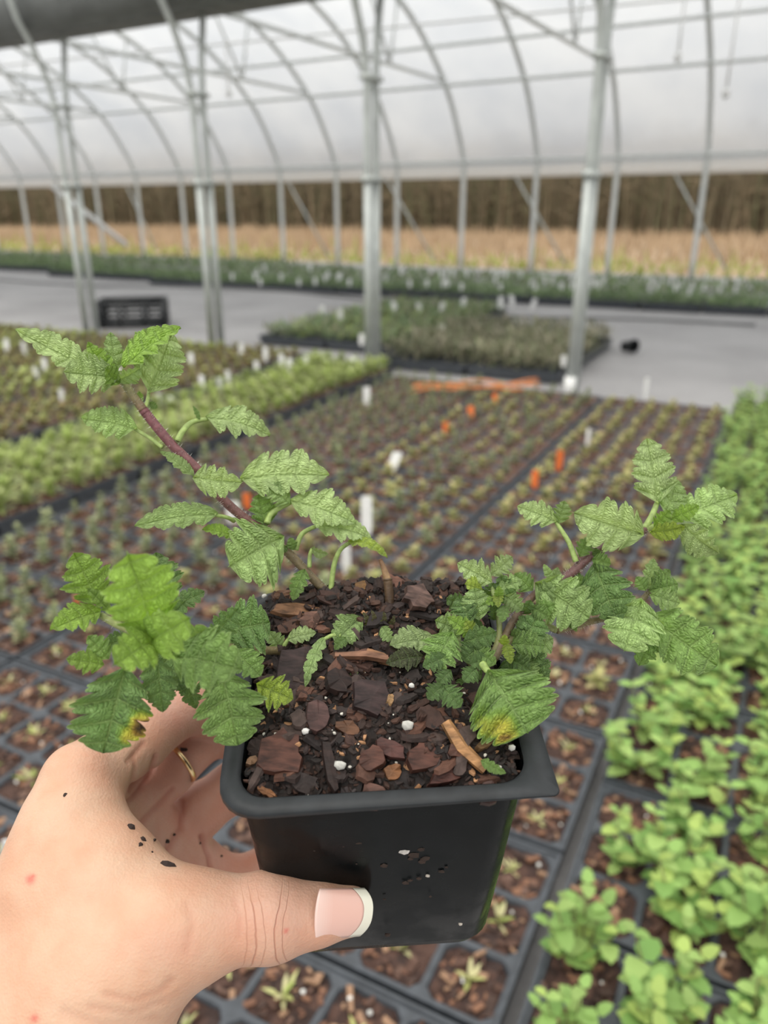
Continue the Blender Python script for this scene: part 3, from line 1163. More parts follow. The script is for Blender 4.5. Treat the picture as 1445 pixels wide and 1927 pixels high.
def round_rect(hw, rad, n=6, rr=None):
    """corners in order front-right, back-right, back-left, front-left; rr = radius of the front-right one"""
    pts = []
    for ci, (sx, st) in enumerate(((1, -1), (1, 1), (-1, 1), (-1, -1))):
        r = rr if (ci == 0 and rr is not None) else rad
        cx, ct = sx * (hw - r), st * (hw - r)
        a0 = (-90, 0, 90, 180)[ci]
        for k in range(n + 1):
            a = math.radians(a0 + 90 * k / n)
            pts.append((cx + r * math.cos(a), ct + r * math.sin(a)))
    return pts


pot_root = empty('nursery_pot', pot(0, PW / 2, -.085))
tag(pot_root, 'square black plastic nursery pot held in the hand', 'pot')
m, nt, b, out = new_mat('wet_black_pot_plastic')
tc = N(nt, 'ShaderNodeTexCoord')
nz = N(nt, 'ShaderNodeTexNoise', Scale=70.0, Detail=6.0)
nz2 = N(nt, 'ShaderNodeTexNoise', Scale=900.0, Detail=3.0)
nt.links.new(tc.outputs['Object'], nz.inputs['Vector'])
nt.links.new(tc.outputs['Object'], nz2.inputs['Vector'])
cr = N(nt, 'ShaderNodeValToRGB')
cr.color_ramp.elements[0].position, cr.color_ramp.elements[0].color = .35, (.003, .0042, .0046, 1)
cr.color_ramp.elements[1].position, cr.color_ramp.elements[1].color = .75, (.008, .0098, .0105, 1)
nt.links.new(nz.outputs['Fac'], cr.inputs[0])
b.inputs['Specular IOR Level'].default_value = .07
nt.links.new(cr.outputs[0], b.inputs['Base Color'])
rr_ = N(nt, 'ShaderNodeMapRange')
rr_.inputs['From Min'].default_value, rr_.inputs['From Max'].default_value = .4, .6
rr_.inputs['To Min'].default_value, rr_.inputs['To Max'].default_value = .16, .42
nt.links.new(nz.outputs['Fac'], rr_.inputs['Value'])
nt.links.new(rr_.outputs[0], b.inputs['Roughness'])
bp = N(nt, 'ShaderNodeBump', Strength=.12, Distance=.0006)
nt.links.new(nz.outputs['Fac'], bp.inputs['Height'])
nt.links.new(bp.outputs[0], b.inputs['Normal'])
M['wetpot'] = m
M['rim'] = plain('matt_pot_rim', (.016, .0185, .0205), .5, 0, .35, 160, .35, .1)

HH = .0735
body_rings = [(.0318, .0068, -.0012), (.0313, .0068, -.012), (.0303, .0072, -.042), (.0292, .0076, -HH + .004), (.0280, .0076, -HH), (.016, .004, -HH)]
mb = MB()
vs = []
for hw, rad, h in body_rings:
    vs += [pot(a + .0022 * h / HH, PW / 2 + t, h) for a, t in round_rect(hw, rad)]
nr = len(round_rect(.03, .007))
fs = [(r * nr + (k + 1) % nr, r * nr + k, (r + 1) * nr + k, (r + 1) * nr + (k + 1) % nr) for r in range(len(body_rings) - 1) for k in range(nr)]
fs.append(tuple((len(body_rings) - 1) * nr + k for k in range(nr)))
mb.add(vs, fs)
# inner wall
vs = []
for hw, rad, h in ((.0310, .0062, -.0005), (.0304, .0062, -.02)):
    vs += [pot(a, PW / 2 + t, h) for a, t in round_rect(hw, rad)]
mb.add(vs, [(k, (k + 1) % nr, nr + (k + 1) % nr, nr + k) for k in range(nr)])
mb.build('pot_body', M['wetpot'], pot_root)
mb = MB()
ins = round_rect(.0292, .0068)
vs = []
rg = random.Random(3)
for kind, h in (('in', -.0004), ('mid', .0006), ('out', .0002), ('lip', -.0013), ('lip2', -.0016), ('under', -.0012)):
    hw, rad, rr_c = {'in': (.0311, .0062, None), 'mid': (.0320, .0066, None), 'out': (.0354, .0090, .0018), 'lip': (.0356, .0092, .0016),
                     'lip2': (.0348, .0088, .0020), 'under': (.0317, .0066, None)}[kind]
    for q, (a, t) in enumerate(round_rect(hw, rad, 6, rr_c)):
        hx = h
        if q < 7 and kind in ('out', 'lip', 'lip2'):        # torn corner: stretched outwards, slightly lifted
            a, t, hx = a + .0012, t - .0002, h + (.0006 if kind == 'out' else .0019)
        vs.append(pot(a, PW / 2 + t, hx + rg.uniform(-.0001, .0001)))
fs = [(r * nr + k, r * nr + (k + 1) % nr, (r + 1) * nr + (k + 1) % nr, (r + 1) * nr + k) for r in range(5) for k in range(nr)]
mb.add(vs, fs)
mb.build('pot_rim', M['rim'], pot_root)


def front_face(u, v, lift=0.0004):
    """world point on the pot's front face at pixel (u, v)"""
    nrm = rotv(e_b, e_x, 0)
    o = POT0 + e_b * (PW / 2 - .0305 - lift) + e_u * -.03
    d = np.array([(u - CU) / FPX, (v - CV) / FPX, 1.0])
    return c2w(d * ((o @ nrm) / (d @ nrm)))


EX, EB, EU = (c2w(x) - CAM for x in (e_x, e_b, e_u))
rg = random.Random(8)
for (u, v, r, c) in ((764, 1599, 9, 0), (782, 1606, 8, 1), (793, 1598, 6, 1), (778, 1618, 7, 1), (800, 1612, 5, 1), (788, 1625, 5, 1), (680, 1588, 6, 1), (641, 1592, 4, 1), (722, 1632, 4, 1),
                     (762, 1662, 4, 1), (776, 1655, 5, 1), (790, 1652, 4, 1), (809, 1648, 4, 2), (826, 1640, 4, 1), (842, 1634, 3, 1), (805, 1690, 3, 1), (862, 1743, 3, 2), (735, 1757, 6, 1), (905, 1555, 3, 1), (590, 1602, 4, 1), (720, 1692, 3, 1), (668, 1622, 3, 1)):
    mb = MB()
    mb.blob(front_face(u + rg.uniform(-6, 6), v + rg.uniform(-4, 4)), r * rg.uniform(.8, 1.7) / FPX * .19, [(.55, .52, .48), (.03, .018, .013), (.40, .36, .31)][c], (rg.uniform(.8, 1.7), .45, .8), rg.randrange(99))
    mb.build('mud_speck', M['grit'], pot_root, smooth=False)

# ------------------------------------------------------------------ potting mix
def soil_h(a, t):
    """height of the potting mix over the rim plane"""
    x, y = a / .031, (t - PW / 2) / .031
    edge = max(abs(x), abs(y))
    h = .0035 - .0075 * min(1, edge) ** 3
    if y > .3:
        h += .0085 * min(1, (y - .3) * 1.5) * (1 - .45 * x * x)
    h += .0012 * math.sin(a * 310 + 1) * math.cos(t * 270) + .0007 * math.sin(a * 700 + t * 900)
    return h


mb = MB()
n = 54
rg = random.Random(14)
vs = []
for i in range(n + 1):
    for j in range(n + 1):
        a = (2 * i / n - 1) * .0308
        t = PW / 2 + (2 * j / n - 1) * .0308
        if abs(a) > .0245 and abs(t - PW / 2) > .0245:
            a, t = a * .955, PW / 2 + (t - PW / 2) * .955
        vs.append(pot(a, t, soil_h(a, t) + rg.uniform(-.0005, .0006)))
for i in range(n):
    for j in range(n):
        w = i * (n + 1) + j
        mb.add([vs[w], vs[w + 1], vs[w + n + 2], vs[w + n + 1]], [(0, 3, 2, 1)], rg.choice([(.012, .008, .0065), (.016, .010, .008), (.009, .0065, .0055), (.022, .013, .010)]))


def shard(mb, a, t, h, L, W, T, th, tilt, c, seed, rollv=0.0):
    """flat, irregular flake: an uneven polygon with thickness"""
    rg = random.Random(seed)
    ax = EX * math.cos(th) + EB * math.sin(th)
    ay = -EX * math.sin(th) + EB * math.cos(th)
    nz_ = unit(EU + ax * tilt + ay * rollv)
    ax = unit(ax - nz_ * (ax @ nz_)); ay = np.cross(nz_, ax)
    k = 7 if L < .0036 else 13
    pts = []
    for q in range(k):
        an = 2 * math.pi * q / k + rg.uniform(-.2, .2)
        r = rg.uniform(.72, 1.12)
        x, y = math.cos(an), math.sin(an)
        s = max(abs(x), abs(y)) ** .3
        pts.append((x / s * r * L / 2, y / s * r * W / 2))
    ctr = pot(a, t, h)
    top = [ctr + ax * x * .93 + ay * y * .93 + nz_ * (T / 2 + rg.uniform(-.2, .2) * T) for x, y in pts]
    bot = [ctr + ax * x + ay * y - nz_ * T / 2 for x, y in pts]
    mid = ctr + nz_ * T * .62
    fs = [(k * 2, q, (q + 1) % k) for q in range(k)]
    fs += [(q, k + q, k + (q + 1) % k, (q + 1) % k) for q in range(k)]
    fs.append(tuple(range(2 * k - 1, k - 1, -1)))
    mb.add(top + bot + [mid], fs, c)


DK = [(.017, .0105, .008), (.026, .0145, .011), (.013, .009, .0075), (.040, .020, .014), (.011, .008, .007), (.055, .027, .018), (.03, .02, .018)]
for i in range(2600):
    a = rg.uniform(-.0300, .0300); t = PW / 2 + rg.uniform(-.0300, .0300)
    L = rg.uniform(.0009, .0034)
    c = rg.choice(DK)
    if rg.random() < .06:
        c = (.32, .17, .085)
    shard(mb, a, t, soil_h(a, t) + .0003, L, L * rg.uniform(.2, .7), L * .2, rg.uniform(0, 3.14), rg.uniform(-.5, .5), c, i, rg.uniform(-.5, .5))
for i in range(50):
    a = rg.uniform(-.027, .027); t = PW / 2 + rg.uniform(-.030, .005)
    mb.blob(pot(a, t, soil_h(a, t) + .0007), rg.uniform(.0002, .0005), (.6, .57, .5), seed=i)
for i in range(170):                           # middling bark bits
    a = rg.uniform(-.0285, .0285); t = PW / 2 + rg.uniform(-.0285, .0285)
    L = rg.uniform(.0036, .0085)
    c = rg.choice([(.045, .022, .016), (.07, .033, .022), (.03, .018, .015), (.025, .017, .015), (.10, .046, .03), (.016, .011, .010), (.055, .036, .03)])
    shard(mb, a, t, soil_h(a, t) + .0006, L, L * rg.uniform(.25, .75), .0009, rg.uniform(0, 3.14), rg.uniform(-.5, .5), c, 9000 + i, rg.uniform(-.5, .5))
# soil crumbs heaped high along the back
for i in range(420):
    a = rg.uniform(-.0265, .0285); t = PW - .0050 - abs(rg.gauss(0, .005))
    L = rg.uniform(.0012, .0045)
    shard(mb, a, t, soil_h(a, t) + rg.uniform(0, .0016), L, L * .55, L * .25, rg.uniform(0, 3.14), rg.uniform(-.6, .6), rg.choice(DK), 4000 + i, rg.uniform(-.6, .6))
o = mb.build('potting_mix', M['grit'], None, pot(0, PW / 2, 0), smooth=False)
tag(o, 'dark moist potting mix filling the held pot', 'potting mix', kind='stuff')

m, nt, b, out = new_mat('bark_flake')
tc = N(nt, 'ShaderNodeTexCoord')
oi = N(nt, 'ShaderNodeObjectInfo')
mp = N(nt, 'ShaderNodeMapping')
mp.inputs['Scale'].default_value = (220, 900, 220)
nt.links.new(tc.outputs['Object'], mp.inputs['Vector'])
nz = N(nt, 'ShaderNodeTexNoise', Scale=1.0, Detail=5.0)
nt.links.new(mp.outputs[0], nz.inputs['Vector'])
mr = N(nt, 'ShaderNodeMapRange')
mr.inputs['From Min'].default_value, mr.inputs['From Max'].default_value = .3, .7
mr.inputs['To Min'].default_value, mr.inputs['To Max'].default_value = .25, 1.2
nt.links.new(nz.outputs['Fac'], mr.inputs['Value'])
mx = N(nt, 'ShaderNodeMixRGB', blend_type='MULTIPLY'); mx.inputs[0].default_value = 1
nt.links.new(oi.outputs['Color'], mx.inputs[1]); nt.links.new(mr.outputs[0], mx.inputs[2])
nt.links.new(mx.outputs[0], b.inputs['Base Color'])
b.inputs['Roughness'].default_value = .6
b.inputs['Specular IOR Level'].default_value = .25
bp = N(nt, 'ShaderNodeBump', Strength=.7, Distance=.0006)
nt.links.new(nz.outputs['Fac'], bp.inputs['Height']); nt.links.new(bp.outputs[0], b.inputs['Normal'])
M['bark'] = m
RED, PUR, ORG_, GRY, DRK = (.105, .046, .032), (.048, .030, .029), (.26, .125, .055), (.072, .062, .062), (.03, .018, .015)
flakes = [  # u, v, length px, width px, angle deg, colour, tilt, label
    (525, 1418, 95, 80, 10, RED, .1, 'broad rusty bark flake at the near corner under the leaves'),
    (795, 1420, 78, 46, 8, RED, .15, 'flat reddish bark flake in the middle of the near soil'),
    (700, 1425, 48, 40, -35, RED, .3, 'red bark chunk with a bright broken end'),
    (735, 1407, 70, 28, -22, (.11, .05, .042), .3, 'dark red bark strip behind the red chunk'),
    (738, 1437, 40, 26, -10, ORG_, .3, 'small tan wood chunk in front of the red flake'),
    (654, 1475, 42, 40, 0, GRY, .1, 'round grey bark disc near the front rim'),
    (700, 1478, 55, 48, -40, (.12, .062, .046), .2, 'brown bark flake beside the grey disc'),
    (845, 1443, 95, 26, 22, (.10, .042, .032), .3, 'long dark red bark strip below the pale splinter'),
    (570, 1270, 110, 85, -25, PUR, .35, 'large purplish bark slab left of the dangling leaf'),
    (700, 1335, 90, 60, 0, PUR, .2, 'large dark bark slab in the middle of the pot'),
    (600, 1362, 46, 60, 0, (.09, .05, .045), .3, 'dark brown bark flake above the broad rusty one'),
    (655, 1375, 55, 26, -20, (.15, .075, .04), .2, 'small brown wood chip behind the perlite grain'),
    (920, 1345, 90, 45, -35, (.09, .035, .026), .4, 'deep red bark piece under the yellowing leaf'),
    (787, 1160, 62, 50, 25, (.14, .09, .075), .3, 'greyish brown bark flake behind the pale leaf'),
    (735, 1125, 55, 40, -45, (.20, .10, .07), .5, 'reddish bark flake behind the broken stick'),
    (560, 1165, 90, 24, 5, (.28, .155, .085), .3, 'tan wood sliver at the back beside the stem'),
    (590, 1185, 60, 26, 20, (.20, .11, .08), .2, 'pinkish brown chip beside the long stem'),
    (685, 1127, 40, 16, 5, (.26, .15, .06), .2, 'yellowish wood chip at the back of the soil'),
    (895, 1300, 60, 40, 0, DRK, .2, 'near black bark piece under the leafy clump'),
    (755, 1250, 60, 50, 20, DRK, .5, 'dark curled bark piece under the twig'),
    (640, 1300, 60, 45, 40, DRK, .3, 'dark bark piece beside the purplish slab'),
    (500, 1475, 46, 12, -30, ORG_, .2, 'thin orange splinter near the left front rim'),
    (783, 1465, 32, 11, 60, (.38, .21, .10), .3, 'tiny upright orange splinter near the front rim'),
    (733, 1335, 34, 10, 80, (.36, .23, .11), .3, 'short pale splinter at the edge of the dark slab'),
    (920, 1470, 45, 38, -15, (.08, .045, .038), .25, 'dark bark flake in the right front corner'),
    (910, 1395, 52, 16, 30, (.24, .15, .07), .3, 'yellow wood sliver behind the pale splinter'),
    (860, 1410, 40, 26, 0, (.13, .06, .04), .2, 'small rusty chip behind the long splinter'),
    (470, 1415, 24, 16, 0, (.35, .22, .13), .2, 'small tan chip at the left rim'),
    (535, 1140, 38, 18, 0, (.24, .13, .08), .3, 'small tan chip by the back left corner'),
    (620, 1440, 26, 90, 12, DRK, .2, 'long dark bark strip pointing at the front rim'),
]


def px_len(px, z=.172):
    return px / FPX * z


for i, (u, v, L, W, an, c, tilt, lb) in enumerate(flakes):
    a, t = on_rim_plane(u, v, .002)
    zc = (POT0 + t * e_b)[2]
    mb = MB()
    shard(mb, a, t, soil_h(a, t) + .0013, L / FPX * zc, W / FPX * zc * 1.25, .0016, math.radians(an), tilt * .7, None, 700 + i, -.35)
    o = mb.build('bark_chip', M['bark'], None, pot(a, t, soil_h(a, t)), smooth=False)
    o.color = (c[0] * .8, c[1] * .74, c[2] * .72, 1)
    tag(o, lb, 'bark chip', 'bark chips in the pot')
# long pale splinter and the twig across the middle
for pts, r, c, lb in (([(838, 1368), (868, 1400), (915, 1428)], (.0013, .0017, .0012), (.42, .22, .095), 'long golden brown wood splinter near the right front of the soil'),
                      ([(632, 1252), (690, 1250), (752, 1254)], (.0009, .0012, .001), (.20, .10, .06), 'thin brown twig lying across the middle of the soil'),
                      ([(690, 1240), (720, 1246), (745, 1256)], (.001, .0016, .0008), (.26, .13, .065), 'short brown wood sliver lying on the twig')):
    mb = MB()
    path = []
    for u, v in pts:
        a, t = on_rim_plane(u, v, .003)
        path.append(pot(a, t, soil_h(a, t) + .0022))
    mb.tube(path, r, 5)
    o = mb.build('wood_splinter', M['bark'], None, path[0], smooth=False)
    o.color = (*c, 1)
    tag(o, lb, 'splinter')
for u, v, r, lb in ((575, 1383, 9, 'white perlite grain left of the dark flake'), (766, 1376, 13, 'large greyish perlite grain in the middle of the near soil'),
                    (965, 1395, 8, 'bright white perlite grain at the right rim'), (640, 1440, 13, 'pale curved perlite grain beside the grey disc'),
                    (775, 1305, 7, 'white perlite grain under the twig'), (808, 1157, 7, 'white perlite grain behind the pale leaf'), (497, 1122, 7, 'perlite grain on the back left corner')):
    a, t = on_rim_plane(u, v, .002)
    mb = MB()
    mb.blob(pot(a, t, soil_h(a, t) + .0013), px_len(r), (.72, .70, .66) if 'grey' not in lb else (.5, .49, .45), (1, .8, .9), u)
    tag(mb.build('perlite_grain', M['grit'], None, pot(a, t, soil_h(a, t))), lb, 'perlite', 'perlite grains in the pot')

# ------------------------------------------------------------------ the hand
def hp(u, v, z, r):
    return (PC(u, v, z), r)


GRID = .0007
LO = np.array([-.125, .046, .150]); HI = np.array([.004, .160, .292])
nx, ny, nzz = [int(math.ceil((HI[i] - LO[i]) / GRID)) for i in range(3)]
gx = (LO[0] + np.arange(nx) * GRID).astype(np.float32)
gy = (LO[1] + np.arange(ny) * GRID).astype(np.float32)
gz = (LO[2] + np.arange(nzz) * GRID).astype(np.float32)


def smin(a, b, k):
    h = np.maximum(k - np.abs(a - b), 0) / k
    return np.minimum(a, b) - h * h * k * .25


def cone_field(F, p0, r0, p1, r1, k, flat=None):
    """union a round cone into field F with blend k; flat = (axis, factor) squashes it"""
    lo = np.minimum(p0 - r0, p1 - r1) - .016
    hi = np.maximum(p0 + r0, p1 + r1) + .016
    s = []
    for ax, g in ((0, gx), (1, gy), (2, gz)):
        i0, i1 = np.searchsorted(g, lo[ax]), np.searchsorted(g, hi[ax])
        if i1 <= i0:
            return
        s.append(slice(i0, i1))
    X = gx[s[0]][:, None, None]; Y = gy[s[1]][None, :, None]; Z = gz[s[2]][None, None, :]
    d = p1 - p0
    L2 = float(d @ d)
    t = np.clip(((X - p0[0]) * d[0] + (Y - p0[1]) * d[1] + (Z - p0[2]) * d[2]) / max(L2, 1e-12), 0, 1)
    vx, vy, vz = X - p0[0] - t * d[0], Y - p0[1] - t * d[1], Z - p0[2] - t * d[2]
    if flat is not None:
        ax, f = flat
        c = vx * ax[0] + vy * ax[1] + vz * ax[2]
        q = c * (1 / f - 1)
        vx, vy, vz = vx + q * ax[0], vy + q * ax[1], vz + q * ax[2]
    D = np.sqrt(vx * vx + vy * vy + vz * vz) - (r0 + (r1 - r0) * t)
    sub = F[s[0], s[1], s[2]]
    F[s[0], s[1], s[2]] = smin(sub, D.astype(np.float32), k)


def chain(pts, k=.003, flat=None):
    F = np.full((nx, ny, nzz), .5, np.float32)
    for (a, ra), (c, rc) in zip(pts[:-1], pts[1:]):
        cone_field(F, a, ra, c, rc, k, flat)
    return F


THUMB = [hp(320, 1752, .180, .0112), hp(400, 1735, .1805, .0099), hp(512, 1724, .1815, .0096), hp(590, 1719, .1835, .0070), hp(655, 1713, .1850, .0059)]
body = chain(THUMB, .003)
# web, thenar, back of the hand, wrist
for a, c, k in ((hp(145, 1464, .199, .0086), hp(137, 1560, .195, .0116), .005),
                (hp(137, 1560, .195, .0116), hp(108, 1665, .191, .0132), .006),
                (hp(137, 1560, .195, .0112), hp(208, 1655, .187, .0098), .006),
                (hp(208, 1655, .187, .0098), hp(320, 1752, .180, .0112), .008),
                (hp(108, 1665, .191, .0132), hp(70, 1900, .188, .0205), .008),
                (hp(208, 1665, .187, .0098), hp(190, 1820, .182, .0150), .010),
                (hp(320, 1752, .180, .0112), hp(195, 1835, .180, .0160), .008),
                (hp(195, 1835, .180, .0160), hp(110, 2080, .176, .0235), .010),
                (hp(150, 1700, .188, .0125), hp(130, 1860, .184, .0190), .012),
                (hp(70, 1900, .188, .0205), hp(70, 2120, .180, .026), .010)):
    cone_field(body, a[0], a[1], c[0], c[1], k)
# palm beyond the web: a slab running back to the little-finger side
for a, c, k in ((hp(150, 1500, .206, .0098), hp(210, 1520, .230, .0100), .006),
                (hp(210, 1520, .230, .0100), hp(298, 1592, .254, .0100), .010),
                (hp(137, 1600, .204, .0115), hp(225, 1620, .236, .0115), .008),
                (hp(225, 1620, .236, .0115), hp(335, 1655, .258, .0115), .012),
                (hp(150, 1700, .200, .0135), hp(240, 1700, .236, .0125), .010),
                (hp(240, 1700, .236, .0125), hp(335, 1690, .256, .0115), .012),
                (hp(170, 1830, .194, .0150), hp(265, 1765, .238, .0135), .010),
                (hp(265, 1765, .238, .0135), hp(400, 1702, .258, .0105), .010),
                (hp(400, 1702, .258, .0105), hp(500, 1640, .262, .0085), .008),
                (hp(235, 1570, .242, .0110), hp(335, 1640, .260, .0115), .012)):
    cone_field(body, a[0], a[1], c[0], c[1], k)
FINGERS = [
    [hp(150, 1470, .202, .0094), hp(255, 1392, .222, .0093), hp(342, 1328, .240, .0088), hp(425, 1345, .254, .0078), hp(480, 1400, .262, .0070)],
    [hp(222, 1525, .236, .0100), hp(312, 1448, .246, .0088), hp(398, 1372, .258, .0082), hp(470, 1400, .266, .0070), hp(510, 1440, .270, .0064)],
    [hp(300, 1590, .254, .0100), hp(368, 1530, .258, .0088), hp(440, 1480, .263, .0080), hp(500, 1470, .270, .0064)],
]
for f in FINGERS:
    F = chain(f, .003)
    body = smin(body, F, .0028)


def surface_nets(F, lo, g):
    S = F < 0
    c = S[:-1, :-1, :-1].astype(np.uint8)
    tot = np.zeros([d - 1 for d in F.shape], np.uint8)
    for i in (0, 1):
        for j in (0, 1):
            for k in (0, 1):
                tot += S[i:F.shape[0] - 1 + i, j:F.shape[1] - 1 + j, k:F.shape[2] - 1 + k]
    act = np.argwhere((tot > 0) & (tot < 8))
    idx = -np.ones(tot.shape, np.int64)
    idx[act[:, 0], act[:, 1], act[:, 2]] = np.arange(len(act))
    acc = np.zeros((len(act), 3)); cnt = np.zeros(len(act))
    offs = [(i, j, k) for i in (0, 1) for j in (0, 1) for k in (0, 1)]
    for a in offs:
        for ax in range(3):
            if a[ax]:
                continue
            c2 = list(a); c2[ax] = 1
            f0 = F[act[:, 0] + a[0], act[:, 1] + a[1], act[:, 2] + a[2]]
            f1 = F[act[:, 0] + c2[0], act[:, 1] + c2[1], act[:, 2] + c2[2]]
            m = (f0 < 0) != (f1 < 0)
            t = f0[m] / (f0[m] - f1[m])
            p = np.repeat(np.array([a], float), m.sum(), 0)
            p[:, ax] += t
            acc[m] += p; cnt[m] += 1
    V = (act + acc / cnt[:, None]) * g + lo
    quads = []
    for ax in range(3):
        sl0 = [slice(None)] * 3; sl1 = [slice(None)] * 3
        sl0[ax] = slice(0, -1); sl1[ax] = slice(1, None)
        ch = np.argwhere(S[tuple(sl0)] != S[tuple(sl1)])
        o1, o2 = [(1, 2), (2, 0), (0, 1)][ax]
        ch = ch[(ch[:, o1] > 0) & (ch[:, o2] > 0)]
        ok = np.all(ch[:, [o1, o2]] < np.array(tot.shape)[[o1, o2]], axis=1)
        ch = ch[ok]
        q = []
        for d1, d2 in ((0, 0), (1, 0), (1, 1), (0, 1)):
            cc = ch.copy(); cc[:, o1] -= d1; cc[:, o2] -= d2
            q.append(idx[cc[:, 0], cc[:, 1], cc[:, 2]])
        q = np.stack(q, 1)
        flip = S[ch[:, 0], ch[:, 1], ch[:, 2]]
        q[~flip] = q[~flip][:, ::-1]
        quads.append(q[(q >= 0).all(1)])
    return V, np.concatenate(quads)


HV, HQ = surface_nets(body, LO, GRID)
# relax the grid steps
for it in range(3):
    acc = np.zeros_like(HV); cnt = np.zeros(len(HV))
    for a, c in ((0, 1), (1, 2), (2, 3), (3, 0)):
        np.add.at(acc, HQ[:, a], HV[HQ[:, c]]); np.add.at(cnt, HQ[:, a], 1)
        np.add.at(acc, HQ[:, c], HV[HQ[:, a]]); np.add.at(cnt, HQ[:, c], 1)
    HV = .5 * HV + .5 * acc / np.maximum(cnt, 1)[:, None]
# the forearm goes on below the frame: carry the open end of the mesh along it
ed = np.concatenate([HQ[:, [a, (a + 1) % 4]] for a in range(4)])
key = np.sort(ed, 1)
_, inv, cn = np.unique(key, axis=0, return_inverse=True, return_counts=True)
bd = ed[cn[inv.ravel()] == 1]
ring = np.unique(bd)
fa_dir = unit(np.array([-.45, .80, -.30]))
cur = {v: v for v in ring}
ctr = HV[ring].mean(0)
base_ring = HV[ring] - ctr
extra_v, extra_q, nxt = [], [], len(HV)
for stp in range(1, 9):
    new = {}
    sc_ = 1 + .035 * stp
    for q, v in enumerate(ring):
        extra_v.append(ctr + base_ring[q] * sc_ + fa_dir * .028 * stp)
        new[v] = nxt; nxt += 1
    for a, c in bd:
        extra_q.append((cur[c], cur[a], new[a], new[c]))
    cur = new
HV = np.concatenate([HV, np.array(extra_v)]); HQ = np.concatenate([HQ, np.array(extra_q)])
# skin folds: palm lines, finger creases, wrinkles at the base of the thumb
FOLDS = [([(224, 1527), (252, 1496), (283, 1455), (293, 1424)], 5, .0007, 0), ([(268, 1545), (301, 1511), (324, 1486)], 5, .0006, 0),
         ([(245, 1488), (255, 1445), (252, 1424)], 5, .0005, 0), ([(316, 1598), (340, 1557), (345, 1509)], 6, .0007, 0),
         ([(378, 1575), (393, 1611), (398, 1655)], 4, .0010, 0), ([(215, 1470), (235, 1440), (270, 1400)], 6, .0005, 0),
         ([(200, 1872), (255, 1884), (300, 1868), (322, 1845)], 8, .00030, 1), ([(170, 1895), (245, 1908), (305, 1885)], 9, .00028, 1),
         ([(120, 1905), (200, 1930), (290, 1915)], 10, .00022, 1), ([(440, 1690), (452, 1725), (448, 1765)], 5, .0002, 1), ([(352, 1700), (362, 1740), (350, 1790)], 8, .0002, 1)]
pu, pv = HV[:, 0] / HV[:, 2] * FPX + CU, HV[:, 1] / HV[:, 2] * FPX + CV
foldmask = np.zeros(len(HV))
nrm_h = np.zeros_like(HV)
fn = np.cross(HV[HQ[:, 2]] - HV[HQ[:, 0]], HV[HQ[:, 3]] - HV[HQ[:, 1]])
for a in range(4):
    np.add.at(nrm_h, HQ[:, a], fn)
nrm_h /= np.maximum(np.linalg.norm(nrm_h, axis=1), 1e-12)[:, None]
if (nrm_h[:, 2] * (HV[:, 2] - HV[:, 2].mean())).sum() < 0:
    nrm_h = -nrm_h
for pl, wd, dep, front in FOLDS:
    dmin = np.full(len(HV), 1e9)
    for (x0, y0), (x1, y1) in zip(pl[:-1], pl[1:]):
        dx, dy = x1 - x0, y1 - y0
        t = np.clip(((pu - x0) * dx + (pv - y0) * dy) / (dx * dx + dy * dy), 0, 1)
        dmin = np.minimum(dmin, np.hypot(pu - x0 - t * dx, pv - y0 - t * dy))
    g = np.exp(-(dmin / wd) ** 2) * ((HV[:, 2] < .205) if front else (HV[:, 2] > .205)) * (nrm_h[:, 2] < .2)
    HV = HV + (g * dep)[:, None] * -nrm_h
    foldmask = np.maximum(foldmask, g * min(1, dep / .0007))
hand_o = P(60, 2000, .18)
me = bpy.data.meshes.new('hand')
me.from_pydata((c2w(HV) - hand_o).tolist(), [], HQ.tolist())
me.polygons.foreach_set('use_smooth', [True] * len(me.polygons))
# skin tone: pinker on the palm side and fingers, tan on the back; redness over the thumb joint; two small sores
pal = np.zeros(len(HV)); best = np.full(len(HV), 9.)


def seg_d(V, a, c):
    d = c - a
    t = np.clip(((V - a) @ d) / (d @ d), 0, 1)
    return np.linalg.norm(V - a - t[:, None] * d, axis=1)


pu, pv = HV[:, 0] / HV[:, 2] * FPX + CU, HV[:, 1] / HV[:, 2] * FPX + CV
pal = np.clip((HV[:, 2] - .205) / .02, 0, 1)
pal = np.maximum(pal, .75 * np.exp(-(((pu - 520) / 150) ** 2 + ((pv - 1720) / 110) ** 2)) * (HV[:, 2] < .22))
pal = np.maximum(pal, .45 * np.exp(-(((pu - 330) / 90) ** 2 + ((pv - 1780) / 50) ** 2)))
pal = np.maximum(pal, .35 * np.exp(-(((pu - 190) / 60) ** 2 + ((pv - 1430) / 60) ** 2)))
red = np.zeros(len(HV))
for u, v, r in ((57, 1655, 9), (62, 1650, 5), (65, 1917, 8), (538, 1752, 4)):
    red = np.maximum(red, np.exp(-(((pu - u) ** 2 + (pv - v) ** 2) / r ** 2)) * (HV[:, 2] < .21))
TAN, PINK, SORE = np.array([.60, .39, .27]), np.array([.56, .315, .235]), np.array([.55, .10, .08])
C3 = TAN[None] * (1 - pal[:, None]) + PINK[None] * pal[:, None]
C3 = C3 * (1 - foldmask[:, None] * np.array([.18, .34, .36])[None])
C3 = C3 * (1 - .8 * red[:, None]) + SORE[None] * .8 * red[:, None]
at = me.attributes.new('Col', 'FLOAT_COLOR', 'POINT')
at.data.foreach_set('color', np.concatenate([C3, np.ones((len(HV), 1))], 1).ravel())
